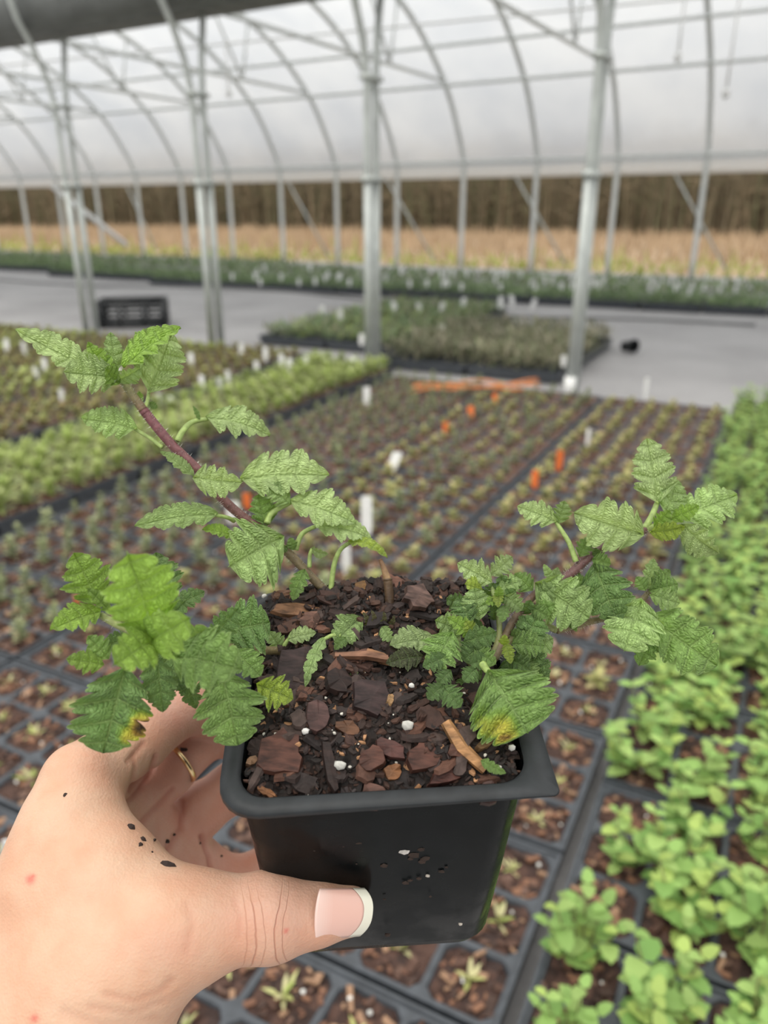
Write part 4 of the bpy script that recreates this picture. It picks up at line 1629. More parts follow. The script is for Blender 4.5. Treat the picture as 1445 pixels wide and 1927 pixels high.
# along-thumb coordinate for the joint creases
axis0, axis1 = THUMB[1][0], THUMB[4][0]
d = unit(axis1 - axis0)
sv = (HV - THUMB[2][0]) @ d
perp = (HV - THUMB[2][0]) - sv[:, None] * d
lat = perp[:, 1]
at = me.attributes.new('thumb', 'FLOAT_VECTOR', 'POINT')
mask = np.clip((.017 - np.abs(sv)) / .004, 0, 1) * np.clip((.010 - np.abs(lat)) / .004, 0, 1) * (HV[:, 2] < THUMB[2][0][2])
at.data.foreach_set('vector', np.stack([sv * 1000, lat * 1000, mask], 1).ravel())

m, nt, b, out = new_mat('skin')
va = N(nt, 'ShaderNodeAttribute', attribute_name='Col')
tc = N(nt, 'ShaderNodeTexCoord')
n1_ = N(nt, 'ShaderNodeTexNoise', Scale=95.0, Detail=5.0)
n2_ = N(nt, 'ShaderNodeTexNoise', Scale=620.0, Detail=4.0)
n3_ = N(nt, 'ShaderNodeTexVoronoi', Scale=1500.0)
for n_ in (n1_, n2_, n3_):
    nt.links.new(tc.outputs['Object'], n_.inputs['Vector'])
mr = N(nt, 'ShaderNodeMapRange')
mr.inputs['From Min'].default_value, mr.inputs['From Max'].default_value = .35, .65
nt.links.new(n1_.outputs['Fac'], mr.inputs['Value'])
mx = N(nt, 'ShaderNodeMixRGB', blend_type='MULTIPLY')
nt.links.new(mr.outputs[0], mx.inputs[0])
nt.links.new(va.outputs['Color'], mx.inputs[1])
mx.inputs[2].default_value = (.96, .84, .79, 1)
# creases: three wavy lines across the thumb joint
ta = N(nt, 'ShaderNodeAttribute', attribute_name='thumb')
sx = N(nt, 'ShaderNodeSeparateXYZ')
nt.links.new(ta.outputs['Vector'], sx.inputs[0])


def mth(op, a, c=None):
    n_ = N(nt, 'ShaderNodeMath', operation=op)
    for i, q in enumerate((a, c)):
        if q is None:
            continue
        if isinstance(q, (int, float)):
            n_.inputs[i].default_value = q
        else:
            nt.links.new(q, n_.inputs[i])
    return n_.outputs[0]


wob = mth('MULTIPLY', mth('SUBTRACT', n1_.outputs['Fac'], .5), 2.6)
bow = mth('MULTIPLY', mth('MULTIPLY', sx.outputs[1], sx.outputs[1]), -.022)
crease = None
for c0, wd, amp, sg in ((-3.4, .22, .8, 1), (-1.6, .16, .5, 1), (.4, .24, 1.0, -1), (2.2, .18, .6, -1), (-5.2, .2, .4, 1)):
    dd = mth('ABSOLUTE', mth('SUBTRACT', mth('ADD', mth('ADD', sx.outputs[0], wob), mth('MULTIPLY', bow, -1.0 * sg)), c0))
    ln = mth('MULTIPLY', mth('MAXIMUM', mth('SUBTRACT', 1.0, mth('DIVIDE', dd, wd)), 0.0), amp)
    crease = ln if crease is None else mth('MAXIMUM', crease, ln)
crease = mth('MULTIPLY', crease, sx.outputs[2])
mc = N(nt, 'ShaderNodeMixRGB', blend_type='MULTIPLY')
nt.links.new(mth('MULTIPLY', crease, .55), mc.inputs[0])
nt.links.new(mx.outputs[0], mc.inputs[1])
mc.inputs[2].default_value = (.62, .30, .24, 1)
nt.links.new(mc.outputs[0], b.inputs['Base Color'])
hsum = mth('SUBTRACT', mth('ADD', mth('MULTIPLY', n2_.outputs['Fac'], .5), mth('MULTIPLY', n3_.outputs['Distance'], .25)), mth('MULTIPLY', crease, 1.1))
bp = N(nt, 'ShaderNodeBump', Strength=.5, Distance=.0006)
nt.links.new(hsum, bp.inputs['Height'])
nt.links.new(bp.outputs[0], b.inputs['Normal'])
b.inputs['Roughness'].default_value = .5
b.inputs['Specular IOR Level'].default_value = .35
b.inputs['Subsurface Weight'].default_value = .18
b.inputs['Subsurface Radius'].default_value = (.004, .0015, .0008)
b.inputs['Subsurface Scale'].default_value = .6
M['skin'] = m
me.materials.append(m)
hand = link('hand', me, None, hand_o)
tag(hand, 'bare hand gripping the black pot, thumb across its front', 'hand')


def field_at(p):
    i = np.clip(((p - LO) / GRID).astype(int), 0, np.array(body.shape) - 1)
    return body[i[0], i[1], i[2]]


def hand_hit(u, v, z0=.152, z1=.29):
    d = np.array([(u - CU) / FPX, (v - CV) / FPX, 1.0])
    for z in np.arange(z0, z1, .0004):
        if field_at(d * z) < 0:
            return z
    return None


# thumb nail: a curved plate set on the thumb, its pale free edge reaching past the tip
m, nt, b, out = new_mat('fingernail')
at_ = N(nt, 'ShaderNodeAttribute', attribute_name='Col')
nt.links.new(at_.outputs['Color'], b.inputs['Base Color'])
b.inputs['Roughness'].default_value = .28
b.inputs['Subsurface Weight'].default_value = .1
b.inputs['Subsurface Radius'].default_value = (.002, .001, .0008)
M['nail'] = m
def nail_px(s, w):
    left = 589 + 7 * (1 - w) * .5 + 5 * w * w
    right = 701 - 20 * abs(w) ** 2.6 - 4 * w
    return left + (right - left) * s, 1721 - 5 * s + w * (48 - 4 * s)


za, zb = hand_hit(*nail_px(.08, 0)) or .176, hand_hit(*nail_px(.62, 0)) or .178


def nail_z(s, w):
    return za + (zb - za) * (s - .08) / .54 + .0030 * (1 - math.sqrt(max(0, 1 - (w * .93) ** 2)))


off = 0
for s_ in np.linspace(.02, .8, 9):
    for w_ in np.linspace(-.9, .9, 9):
        hz = hand_hit(*nail_px(s_, w_))
        if hz is not None:
            off = max(off, nail_z(s_, w_) - hz + .0002)
off = min(off, .0023)
nu, nv = 20, 18
for part in ('thumbnail', 'nail_edge'):
    mb = MB()
    vs = []
    for i in range(nu + 1):
        for j in range(nv + 1):
            w = 2 * j / nv - 1
            se = .735 + .11 * (1 - abs(w) ** 2.2)
            s_ = se * i / nu if part == 'thumbnail' else se + (1 - se) * i / nu
            vs.append(P(*nail_px(s_, w), nail_z(s_, w) - off))
    for i in range(nu):
        fs = [(i * (nv + 1) + j, i * (nv + 1) + j + 1, (i + 1) * (nv + 1) + j + 1, (i + 1) * (nv + 1) + j) for j in range(nv)]
        for f in fs:
            mb.f.append(f)
            mb.c.append((.74, .72, .60) if part == 'nail_edge' else tuple(np.array((.80, .58, .51)) * max(0, 1 - i / 7) + np.array((.74, .46, .385)) * min(1, i / 7)))
    mb.v.append(np.array(vs)); mb.n = len(vs)
    if part == 'thumbnail':
        so = nail = mb.build(part, M['nail'], hand)
    else:
        so = mb.build(part, M['nail'], nail)
        so['label'] = 'pale free edge of the nail'
    md = so.modifiers.new('thickness', 'SOLIDIFY'); md.thickness = .0005; md.offset = 0
# soil specks stuck to the skin
rg = random.Random(55)
for (u, v, a, c) in ((121, 1498, 6, 5), (244, 1561, 9, 12), (266, 1584, 9, 8), (262, 1592, 6, 5), (313, 1585, 6, 5), (312, 1634, 19, 13), (342, 1412, 10, 5), (290, 1582, 3, 3), (285, 1608, 3, 5),
                     (100, 1458, 3, 4), (641, 1690, 7, 9), (533, 1688, 2, 2), (375, 1588, 3, 3), (127, 1527, 3, 3), (327, 1572, 3, 3), (294, 1823, 2, 2), (416, 1612, 3, 2)):
    z = hand_hit(u, v)
    if z is None:
        continue
    if u == 641:
        z -= .0016
    mb = MB()
    ctr = P(u, v, z - .0003)
    k = 9
    ring = [ctr + CR * a / FPX * z * math.cos(q * .698) * rg.uniform(.75, 1.15) + CD * c / FPX * z * math.sin(q * .698) * rg.uniform(.75, 1.15) + CF * .0006 for q in range(k)]
    mb.add(ring + [ctr - CF * .0004], [(q, (q + 1) % k, k) for q in range(k)], (.03, .017, .013) if u != 641 else (.14, .07, .045))
    mb.build('soil_speck', M['grit'], hand, smooth=False)
# gold ring round the second finger seen
fa, fc = FINGERS[1][0][0], FINGERS[1][1][0]
ax = unit(c2w(fc) - c2w(fa))
ctr = c2w(PC(331, 1428, .2445)); r0 = .0086
a_ = unit(np.cross(ax, UP)); b_ = np.cross(ax, a_)
mb = MB()
nn, mm = 40, 6
vs = []
for i in range(nn):
    t = 2 * math.pi * i / nn
    rd = math.cos(t) * a_ + math.sin(t) * b_
    for j in range(mm):
        p_ = 2 * math.pi * j / mm
        vs.append(ctr + rd * (r0 + .0006 * math.cos(p_)) + ax * .0009 * math.sin(p_))
mb.add(vs, [(i * mm + j, i * mm + (j + 1) % mm, ((i + 1) % nn) * mm + (j + 1) % mm, ((i + 1) % nn) * mm + j) for i in range(nn) for j in range(mm)])
M['gold'] = plain('gold', (.80, .60, .32), .22, 1.0, .05, 200)
tag(mb.build('finger_ring', M['gold'], None, ctr), 'thin gold ring worn on a finger behind the pot', 'ring')

# ------------------------------------------------------------------ the plant
m, nt, b, out = new_mat('crinkled_leaf')
uv = N(nt, 'ShaderNodeUVMap')
uv.uv_map = 'leaf'
sp_ = N(nt, 'ShaderNodeSeparateXYZ')
nt.links.new(uv.outputs[0], sp_.inputs[0])
oi = N(nt, 'ShaderNodeObjectInfo')
tc = N(nt, 'ShaderNodeTexCoord')
NL = 4.0
ph = mth('SUBTRACT', mth('FRACT', mth('MULTIPLY', sp_.outputs[0], NL)), .5)
lat_v = mth('MAXIMUM', mth('SUBTRACT', 1.0, mth('DIVIDE', mth('ABSOLUTE', ph), .10)), 0.0)
av = mth('ABSOLUTE', sp_.outputs[1])
mid_v = mth('MAXIMUM', mth('SUBTRACT', 1.0, mth('DIVIDE', av, .06)), 0.0)
vein = mth('MAXIMUM', mth('MULTIPLY', lat_v, .75), mid_v)
mpg = N(nt, 'ShaderNodeMapping')
mpg.inputs['Scale'].default_value = (1, .55, 1)
nt.links.new(uv.outputs[0], mpg.inputs['Vector'])
vo = N(nt, 'ShaderNodeTexVoronoi', feature='DISTANCE_TO_EDGE', Scale=16.0)
nt.links.new(mpg.outputs[0], vo.inputs['Vector'])
net = mth('MINIMUM', mth('MULTIPLY', vo.outputs['Distance'], 2.6), 1.0)
nzl = N(nt, 'ShaderNodeTexNoise', Scale=160.0, Detail=4.0)
nt.links.new(tc.outputs['Object'], nzl.inputs['Vector'])
mr = N(nt, 'ShaderNodeMapRange')
mr.inputs['From Min'].default_value, mr.inputs['From Max'].default_value = .3, .7
mr.inputs['To Min'].default_value, mr.inputs['To Max'].default_value = .78, 1.22
nt.links.new(nzl.outputs['Fac'], mr.inputs['Value'])
mxa = N(nt, 'ShaderNodeMixRGB', blend_type='MULTIPLY'); mxa.inputs[0].default_value = 1
nt.links.new(oi.outputs['Color'], mxa.inputs[1]); nt.links.new(mr.outputs[0], mxa.inputs[2])
mxv = N(nt, 'ShaderNodeMixRGB', blend_type='MIX')
nt.links.new(mth('ADD', mth('MULTIPLY', vein, .40), mth('MULTIPLY', mth('SUBTRACT', 1.0, net), .22)), mxv.inputs[0])
nt.links.new(mxa.outputs[0], mxv.inputs[1])
mxv.inputs[2].default_value = (.36, .50, .20, 1)
# pale margin
mxe = N(nt, 'ShaderNodeMixRGB', blend_type='MIX')
nt.links.new(mth('MULTIPLY', mth('MAXIMUM', mth('SUBTRACT', av, .93), 0.0), 7.0), mxe.inputs[0])
nt.links.new(mxv.outputs[0], mxe.inputs[1])
mxe.inputs[2].default_value = (.40, .52, .24, 1)
# withered patch (mesh attribute, real discolouration of two leaves)
wa = N(nt, 'ShaderNodeAttribute', attribute_name='wither')
rampw = N(nt, 'ShaderNodeValToRGB')
ce = rampw.color_ramp.elements
ce[0].position, ce[0].color = .25, (.20, .33, .05, 1)
ce[1].position, ce[1].color = .95, (.045, .025, .014, 1)
x_ = ce.new(.55); x_.color = (.52, .50, .07, 1)
x_ = ce.new(.75); x_.color = (.34, .22, .05, 1)
wadd = mth('ADD', wa.outputs['Fac'], mth('MULTIPLY', mth('SUBTRACT', nzl.outputs['Fac'], .5), mth('MULTIPLY', wa.outputs['Fac'], .8)))
nt.links.new(wadd, rampw.inputs[0])
mxw = N(nt, 'ShaderNodeMixRGB', blend_type='MIX')
nt.links.new(mth('MINIMUM', mth('MULTIPLY', wa.outputs['Fac'], 3.0), 1.0), mxw.inputs[0])
nt.links.new(mxe.outputs[0], mxw.inputs[1]); nt.links.new(rampw.outputs[0], mxw.inputs[2])
nt.links.new(mxw.outputs[0], b.inputs['Base Color'])
b.inputs['Roughness'].default_value = .5
b.inputs['Specular IOR Level'].default_value = .28
b.inputs['Sheen Weight'].default_value = .06
b.inputs['Sheen Roughness'].default_value = .4
hgt = mth('SUBTRACT', mth('ADD', mth('MULTIPLY', net, .8), mth('MULTIPLY', nzl.outputs['Fac'], .3)), mth('MULTIPLY', vein, 1.1))
bp = N(nt, 'ShaderNodeBump', Strength=.8, Distance=.0009)
nt.links.new(hgt, bp.inputs['Height']); nt.links.new(bp.outputs[0], b.inputs['Normal'])
tr = N(nt, 'ShaderNodeBsdfTranslucent')
mxt = N(nt, 'ShaderNodeMixRGB', blend_type='MULTIPLY'); mxt.inputs[0].default_value = 1
nt.links.new(mxw.outputs[0], mxt.inputs[1]); mxt.inputs[2].default_value = (1.1, 1.15, .45, 1)
nt.links.new(mxt.outputs[0], tr.inputs['Color'])
ms = N(nt, 'ShaderNodeMixShader'); ms.inputs[0].default_value = .28
nt.links.new(b.outputs[0], ms.inputs[1]); nt.links.new(tr.outputs[0], ms.inputs[2])
nt.links.new(ms.outputs[0], out.inputs[0])
M['leaf'] = m

# stem: purple above, green below, from its own Col attribute
M['stem'] = vcol('hairy_stem', .5, .0, .25, 700, .4, 0, .4)
M['hair'] = plain('pale_hair', (.75, .74, .68), .5, 0, .05, 50)

plant_o = pot(0, PW / 2, .002)
plant = empty('potted_plant', plant_o)
tag(plant, 'leafy herb with crinkled lobed leaves growing in the held pot', 'plant')

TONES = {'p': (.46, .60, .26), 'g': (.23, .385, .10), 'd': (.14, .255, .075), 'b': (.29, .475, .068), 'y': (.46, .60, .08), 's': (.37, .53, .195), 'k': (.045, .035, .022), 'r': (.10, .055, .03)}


def leaf_geo(L, W, arch, fold, depth, seed, curl, round_=0.0, ns=84, nv_=12):
    """x along the midrib, y across, z out of the upper face; lobes between the lateral veins point forwards"""
    rg = random.Random(seed)
    V, UVs, F = [], [], []
    j1, j2 = rg.uniform(.9, 1.1), rg.uniform(.9, 1.1)
    n_l = NL
    ea, eb = .42 + .06 * round_, .80 - .22 * round_
    pk = (ea / (ea + eb)) ** ea * (eb / (ea + eb)) ** eb
    lob = [rg.uniform(.86, 1.1) for _ in range(int(n_l) + 1)]
    for i in range(ns + 1):
        s = i / ns
        prof = s ** ea * (1 - s) ** eb / pk
        ph_ = (s * n_l) % 1.0
        if s >= 1: ph_ = 0
        lobe = 1 - min(.70, 1.6 * depth * (1 - .38 * round_)) * (1 - abs(math.sin(math.pi * ph_)) ** .62) * (1.25 - .75 * s)
        lobe *= 1 - .12 * (1 - abs(math.sin((3 if s < .74 else 2) * math.pi * ph_)) ** .55)
        lobe *= 1 + (lob[min(int(s * n_l), int(n_l))] - 1) * math.sin(math.pi * ph_)
        for j in range(nv_ + 1):
            v = 2 * j / nv_ - 1
            side = j1 if v > 0 else j2
            inner = 1 - (1 - lobe) * abs(v) ** 1.6
            y = v * W / 2 * prof * side * inner
            x = L * (s * .95) + .55 * abs(y) * (1 - .75 * s) - .10 * L * round_ * abs(v) * math.sin(math.pi * min(1, s * 1.6)) * (s < .625)
            p = abs(ph_ - .5)
            bul = W * .105 * (min(p, .35) / .35) * min(1, abs(v) * 3) * (1 - s * .5) - W * .035 * math.exp(-(v / .1) ** 2)
            z = fold * abs(y) + 4 * arch * L * s * (1 - s) + bul - curl * (y * y) / max(W, 1e-6)
            z += W * .022 * math.sin(5 * s + seed) * math.sin(2.5 * v + seed * .7)
            V.append((x, y, z)); UVs.append((s, v))
    for i in range(ns):
        for j in range(nv_):
            a = i * (nv_ + 1) + j
            F.append((a, a + nv_ + 1, a + nv_ + 2, a + 1))
    return np.array(V), np.array(UVs), F


def add_leaf(base, tip, wpx, roll=0, arch=.06, fold=.12, tone='g', depth=.30, pet=None, curl=.15, round_=0.0, pitch=0, wither=None, tw=0.0, seed=[0], prad=.00065, label=None):
    """base and tip as (u, v, z); roll turns the blade about its midrib away from facing the camera; pet = petiole path"""
    seed[0] += 1
    p0, p1 = P(*base), P(*tip)
    L = np.linalg.norm(p1 - p0)
    zc_ = (base[2] + tip[2]) / 2
    W = wpx / FPX * zc_
    if abs(roll) > 5:
        W = W / max(math.cos(math.radians(roll)), .35)
    ax = unit(p1 - p0)
    view = unit(CAM - (p0 + p1) / 2)
    nrm = unit(view - ax * (view @ ax))
    nrm = rotv(nrm, ax, math.radians(roll))
    ay = np.cross(nrm, ax)
    V, UVs, F = leaf_geo(L, W, arch, fold, depth, seed[0], curl, round_)
    if tw:
        ang = np.radians(tw) * (V[:, 0] / L)
        y, z = V[:, 1] * np.cos(ang) - V[:, 2] * np.sin(ang), V[:, 1] * np.sin(ang) + V[:, 2] * np.cos(ang)
        V = np.stack([V[:, 0], y, z], 1)
    Wd = p0 + V[:, 0:1] * ax + V[:, 1:2] * ay + V[:, 2:3] * nrm
    me = bpy.data.meshes.new('leaf')
    me.from_pydata((Wd - plant_o).tolist(), [], F)
    me.polygons.foreach_set('use_smooth', [True] * len(me.polygons))
    ul = me.uv_layers.new(name='leaf')
    li = np.zeros(len(me.loops), np.int32)
    me.loops.foreach_get('vertex_index', li)
    ul.data.foreach_set('uv', UVs[li].ravel())
    if wither:
        at = me.attributes.new('wither', 'FLOAT', 'POINT')
        val = np.zeros(len(UVs))
        for (s0, v0, rs, rv, amp) in wither:
            val = np.maximum(val, amp * np.exp(-(((UVs[:, 0] - s0) / rs) ** 2 + ((UVs[:, 1] - v0) / rv) ** 2)))
        val[val < .18] = 0
        at.data.foreach_set('value', val)
    me.materials.append(M['leaf'])
    ob = link('leaf', me, plant, plant_o)
    t = TONES[tone]
    k = 1 + .16 * math.sin(seed[0] * 2.7)
    ob.color = (t[0] * k, t[1] * k, t[2] * k, 1)
    if label: ob['label'] = label
    if pet:
        pts = [P(*q) for q in pet] + [p0 + ax * L * .04]
        mb = MB()
        sm = []
        for i in range(len(pts) - 1):
            a0, a1, a2, a3 = pts[max(i - 1, 0)], pts[i], pts[i + 1], pts[min(i + 2, len(pts) - 1)]
            for j in range(5):
                tt = j / 5
                sm.append(.5 * ((2 * a1) + (-a0 + a2) * tt + (2 * a0 - 5 * a1 + 4 * a2 - a3) * tt * tt + (-a0 + 3 * a1 - 3 * a2 + a3) * tt ** 3))
        sm.append(pts[-1])
        mb.tube(sm, [prad * .8 * (1.25 - .45 * q / len(sm)) for q in range(len(sm))], 7, (.27, .36, .11))
        mb.build('petiole', M['stem'], ob)
    return ob


hair_mb = MB()


def add_stem(pts, r0, r1, c0, c1, hairs=60, name='stem'):
    pts = [P(*q) for q in pts]
    sm = []
    for i in range(len(pts) - 1):
        a0, a1, a2, a3 = pts[max(i - 1, 0)], pts[i], pts[i + 1], pts[min(i + 2, len(pts) - 1)]
        for j in range(6):
            tt = j / 6
            sm.append(.5 * ((2 * a1) + (-a0 + a2) * tt + (2 * a0 - 5 * a1 + 4 * a2 - a3) * tt * tt + (-a0 + 3 * a1 - 3 * a2 + a3) * tt ** 3))
    sm.append(pts[-1])
    n_ = len(sm)
    mb = MB()
    for i in range(n_ - 1):
        t = i / (n_ - 1)
        c = tuple(np.array(c0) * (1 - t) + np.array(c1) * t)
        mb.tube([sm[i], sm[i + 1]], [r0 + (r1 - r0) * t, r0 + (r1 - r0) * (i + 1) / (n_ - 1)], 10, c, caps=(i in (0, n_ - 2)))
    o = mb.build(name, M['stem'], plant)
    rg = random.Random(n_ * 7 + hairs)
    for q in range(hairs):
        i = rg.randrange(n_ - 1)
        t = (i + rg.random()) / n_
        p = sm[i] + (sm[i + 1] - sm[i]) * rg.random()
        ax = unit(sm[i + 1] - sm[i])
        d = unit(np.cross(ax, np.array([rg.gauss(0, 1), rg.gauss(0, 1), rg.gauss(0, 1)])))
        r = r0 + (r1 - r0) * t
        s = np.cross(ax, d) * .00005
        b_ = p + d * r * .9
        hair_mb.add([b_ - s, b_ + s, b_ + d * rg.uniform(.0006, .0013) + ax * .0002, b_ + ax * .00007], [(0, 1, 2), (1, 3, 2), (3, 0, 2)])
    return o


PURP, GRN, BRN = (.15, .055, .062), (.20, .27, .09), (.13, .10, .055)
ZS = .2
# long shoot to the upper left
add_stem([(640, 1150, .209), (618, 1118, .2085), (588, 1088, .2075), (553, 1051, .2065), (523, 1023, .205)], .00115, .00125, BRN, (.17, .13, .07), 70)
add_stem([(523, 1023, .205), (490, 990, .204), (458, 973, .203), (418, 938, .202), (374, 886, .201), (319, 832, .200), (270, 772, .199)], .00125, .00125, (.15, .075, .06), PURP, 330)
add_stem([(270, 772, .199), (240, 730, .1985), (222, 700, .198)], .00120, .00095, (.16, .10, .06), GRN, 60)
A = add_leaf
A((190, 712, .197), (20, 616, .190), 62, 32, .03, .2, 'p', .26, [(222, 712, .198)])
A((222, 712, .196), (113, 700, .188), 80, 20, .05, .15, 'p', .28)
A((212, 716, .196), (162, 640, .194), 46, 25, -.06, .25, 'b', .26)
A((216, 700, .198), (207, 622, .200), 46, 15, .05, .2, 's', .26)
A((232, 692, .197), (346, 613, .200), 48, -48, .05, .3, 'b', .28)
A((238, 672, .199), (300, 615, .204), 50, 20, .04, .1, 's', .26)
A((278, 742, .201), (325, 622, .206), 108, 8, .04, .15, 'p', .26, [(270, 772, .199), (277, 757, .2)])
A((222, 716, .195), (268, 690, .193), 36, 30, .06, .2, 's', .25)
A((222, 722, .195), (196, 690, .190), 40, 35, -.06, .2, 'b', .25)
A((262, 760, .199), (262, 735, .2), 16, 20, .06, .2, 'b', .2)
A((282, 758, .199), (298, 768, .1985), 16, 20, .06, .2, 'g', .2)
A((258, 808, .200), (147, 786, .196), 68, 28, .05, .12, 's', .26, [(306, 842, .2), (285, 826, .2)])
A((386, 787, .204), (514, 822, .208), 62, -38, .12, .2, 'p', .26, [(334, 830, .2), (345, 810, .201), (362, 794, .203)], prad=.0009)
A((375, 790, .203), (362, 762, .203), 10, 20, .06, .2, 'g', .2)
A((452, 902, .205), (628, 894, .208), 96, -20, .08, .12, 'p', .24, [(405, 925, .202), (428, 915, .204)])
A((364, 897, .198), (298, 848, .198), 26, 45, .05, .2, 's', .2)
A((366, 898, .197), (462, 908, .193), 66, 12, .12, .1, 'p', .26)
A((410, 968, .199), (245, 992, .193), 58, 30, .08, .12, 's', .26, [(440, 980, .203), (428, 974, .2)])
A((440, 1010, .2), (377, 996, .197), 26, 40, .08, .3, 'b', .2, [(470, 1008, .203)])
A((528, 1012, .201), (424, 1070, .190), 138, 0, .06, .06, 's', .26, [(523, 1020, .204)], round_=.5)
A((500, 992, .204), (484, 928, .206), 60, 20, .05, .2, 'g', .26)
A((545, 942, .205), (676, 988, .207), 72, -18, .12, .12, 'p', .24, [(502, 985, .203), (512, 965, .204)], prad=.0009)
A((545, 948, .204), (498, 912, .203), 46, 20, .08, .15, 's', .26)
A((592, 988, .207), (704, 1016, .209), 50, -30, .12, .2, 'p', .24, [(556, 1035, .206), (568, 1005, .206)], prad=.0008)
A((586, 1032, .206), (620, 1042, .204), 20, 30, .2, .2, 'p', .2, [(582, 1068, .206), (583, 1045, .206)])
A((552, 1035, .205), (545, 1010, .204), 24, 10, .1, .2, 'g', .25)
A((655, 1020, .208), (733, 1052, .204), 24, -42, .16, .3, 'y', .2, [(622, 1115, .208), (628, 1065, .208), (640, 1035, .208)], prad=.0008)
A((574, 1072, .205), (550, 1134, .201), 42, 15, .08, .15, 'g', .34)
A((540, 1028, .204), (528, 1040, .203), 18, 10, .1, .2, 'g', .25)

# leafy side shoot over the fingers
add_stem([(528, 1225, .196), (470, 1222, .186), (400, 1215, .176), (330, 1206, .167), (285, 1200, .162), (230, 1180, .165), (190, 1158, .168)], .0011, .0008, (.16, .12, .06), (.20, .24, .08), 60)
A((186, 1136, .168), (135, 1034, .164), 100, 10, .05, .15, 'b', .30)
A((190, 1150, .168), (88, 1188, .160), 66, 30, .06, .2, 'b', .30)
A((205, 1150, .166), (160, 1105, .162), 30, 30, .06, .2, 'b', .30)
A((285, 1178, .150), (236, 1030, .138), 150, 5, .06, .15, 'b', .26, round_=.4)
A((312, 1140, .178), (292, 1036, .182), 80, 10, .05, .1, 'd', .28)
A((290, 1205, .150), (208, 1256, .138), 92, 5, .10, .1, 'b', .24, round_=.5)
A((285, 1204, .150), (366, 1158, .138), 96, 0, .10, .1, 'b', .24, round_=.5)
A((333, 1236, .158), (466, 1262, .150), 128, -10, .10, .1, 'g', .26, round_=.3)
A((345, 1200, .165), (405, 1180, .155), 70, 20, .10, .1, 'g', .24, round_=.3)
A((322, 1146, .175), (388, 1112, .180), 44, -20, .06, .2, 'd', .28)
A((408, 1190, .182), (512, 1170, .186), 116, -8, .06, .15, 'd', .32, [(372, 1205, .176)], round_=.5)
A((418, 1262, .172), (450, 1410, .168), 136, 6, .06, .12, 'g', .32, round_=.6)
A((440, 1225, .172), (494, 1276, .170), 66, -10, .06, .12, 'g', .28)
A((236, 1252, .160), (192, 1424, .158), 160, -6, .07, .10, 'd', .32, round_=.5, wither=[(.56, .80, .16, .34, 1.1), (.50, 1.0, .10, .2, 1.3), (.70, .70, .14, .4, .6)], label='green leaf with a withered yellow and brown edge')
A((296, 1236, .162), (308, 1344, .164), 76, 8, .06, .15, 'd', .28)
A((204, 1240, .164), (162, 1194, .162), 54, 10, .06, .2, 'g', .34)
A((195, 1252, .162), (120, 1240, .158), 46, 20, .08, .2, 'b', .26)
A((230, 1285, .164), (165, 1300, .160), 40, 20, .08, .2, 'd', .26)
A((346, 1262, .172), (370, 1336, .176), 44, 15, .06, .2, 'd', .28)
A((484, 1288, .176), (556, 1318, .174), 78, -5, .04, .1, 'y', .40)
A((322, 1262, .170), (345, 1300, .172), 46, 10, .06, .2, 'd', .28)

# small growth in the middle
A((676, 1164, .200), (626, 1212, .192), 68, 0, .06, .1, 's', .28, [(690, 1172, .201)], round_=.5)
A((540, 1204, .195), (598, 1190, .196), 34, -15, .1, .15, 'p', .28, [(534, 1228, .196), (535, 1215, .195)], prad=.0007)
A((532, 1228, .196), (504, 1186, .195), 34, 15, .06, .2, 's', .3)
A((610, 1200, .191), (573, 1300, .184), 30, 28, .10, .2, 's', .3, [(640, 1195, .194), (624, 1196, .193)])
A((818, 1206, .192), (728, 1216, .188), 52, 34, .10, .15, 'p', .24, [(840, 1200, .193)])
A((650, 1262, .186), (678, 1292, .184), 30, 10, .06, .2, 'g', .34)
A((668, 1268, .186), (640, 1290, .184), 22, 10, .06, .2, 'b', .34)
A((795, 1235, .186), (722, 1250, .184), 46, 20, .1, .2, 'k', .2, label='dark withered leaf under the pale one')
A((720, 1180, .196), (740, 1210, .192), 30, 10, .1, .2, 's', .3)
A((650, 1200, .193), (628, 1225, .190), 26, 10, .1, .2, 'g', .3)
A((905, 1430, .1655), (955, 1456, .163), 24, 20, .08, .2, 'g', .25, label='small torn leaf fallen on the soil')
for k_, (u, v, tu, tv) in enumerate(((690, 1178, 682, 1150), (702, 1176, 698, 1146), (716, 1178, 722, 1148), (730, 1178, 742, 1156), (708, 1182, 690, 1166), (722, 1182, 738, 1170))):
    A((u, v, .198), (tu, tv, .197), 12, 30, .2, .3, 'r', .3, label='dried brown leaflet' if k_ == 0 else None)
# old cut stalk
add_stem([(734, 1165, .205), (733, 1128, .205), (729, 1088, .205)], .0014, .0012, (.035, .022, .016), (.10, .06, .03), 0, 'cut_stalk')
add_stem([(729, 1092, .205), (723, 1072, .205), (715, 1052, .205)], .0011, .0005, (.30, .19, .09), (.16, .08, .045), 0, 'cut_stalk')

# bushy clump at the right of the pot
add_stem([(915, 1255, .186), (940, 1190, .192), (925, 1100, .196)], .0009, .0006, (.14, .11, .05), GRN, 30)
add_stem([(930, 1240, .188), (965, 1170, .194), (1005, 1120, .198), (1056, 1093, .200)], .0010, .0011, BRN, (.13, .06, .055), 60)
add_stem([(925, 1245, .188), (960, 1205, .192), (1000, 1170, .196), (1047, 1186, .197)], .0010, .0009, BRN, (.22, .24, .09), 50)
add_stem([(900, 1262, .184), (868, 1228, .186), (862, 1190, .188)], .0008, .0006, BRN, GRN, 20)
A((925, 1096, .197), (856, 1058, .196), 52, 10, .08, .15, 'p', .36)
A((922, 1084, .197), (966, 1046, .199), 46, 5, .06, .15, 'p', .36)
A((928, 1112, .196), (986, 1092, .197), 42, -10, .08, .15, 's', .36)
A((905, 1112, .195), (872, 1098, .192), 36, 30, .06, .15, 'y', .2)
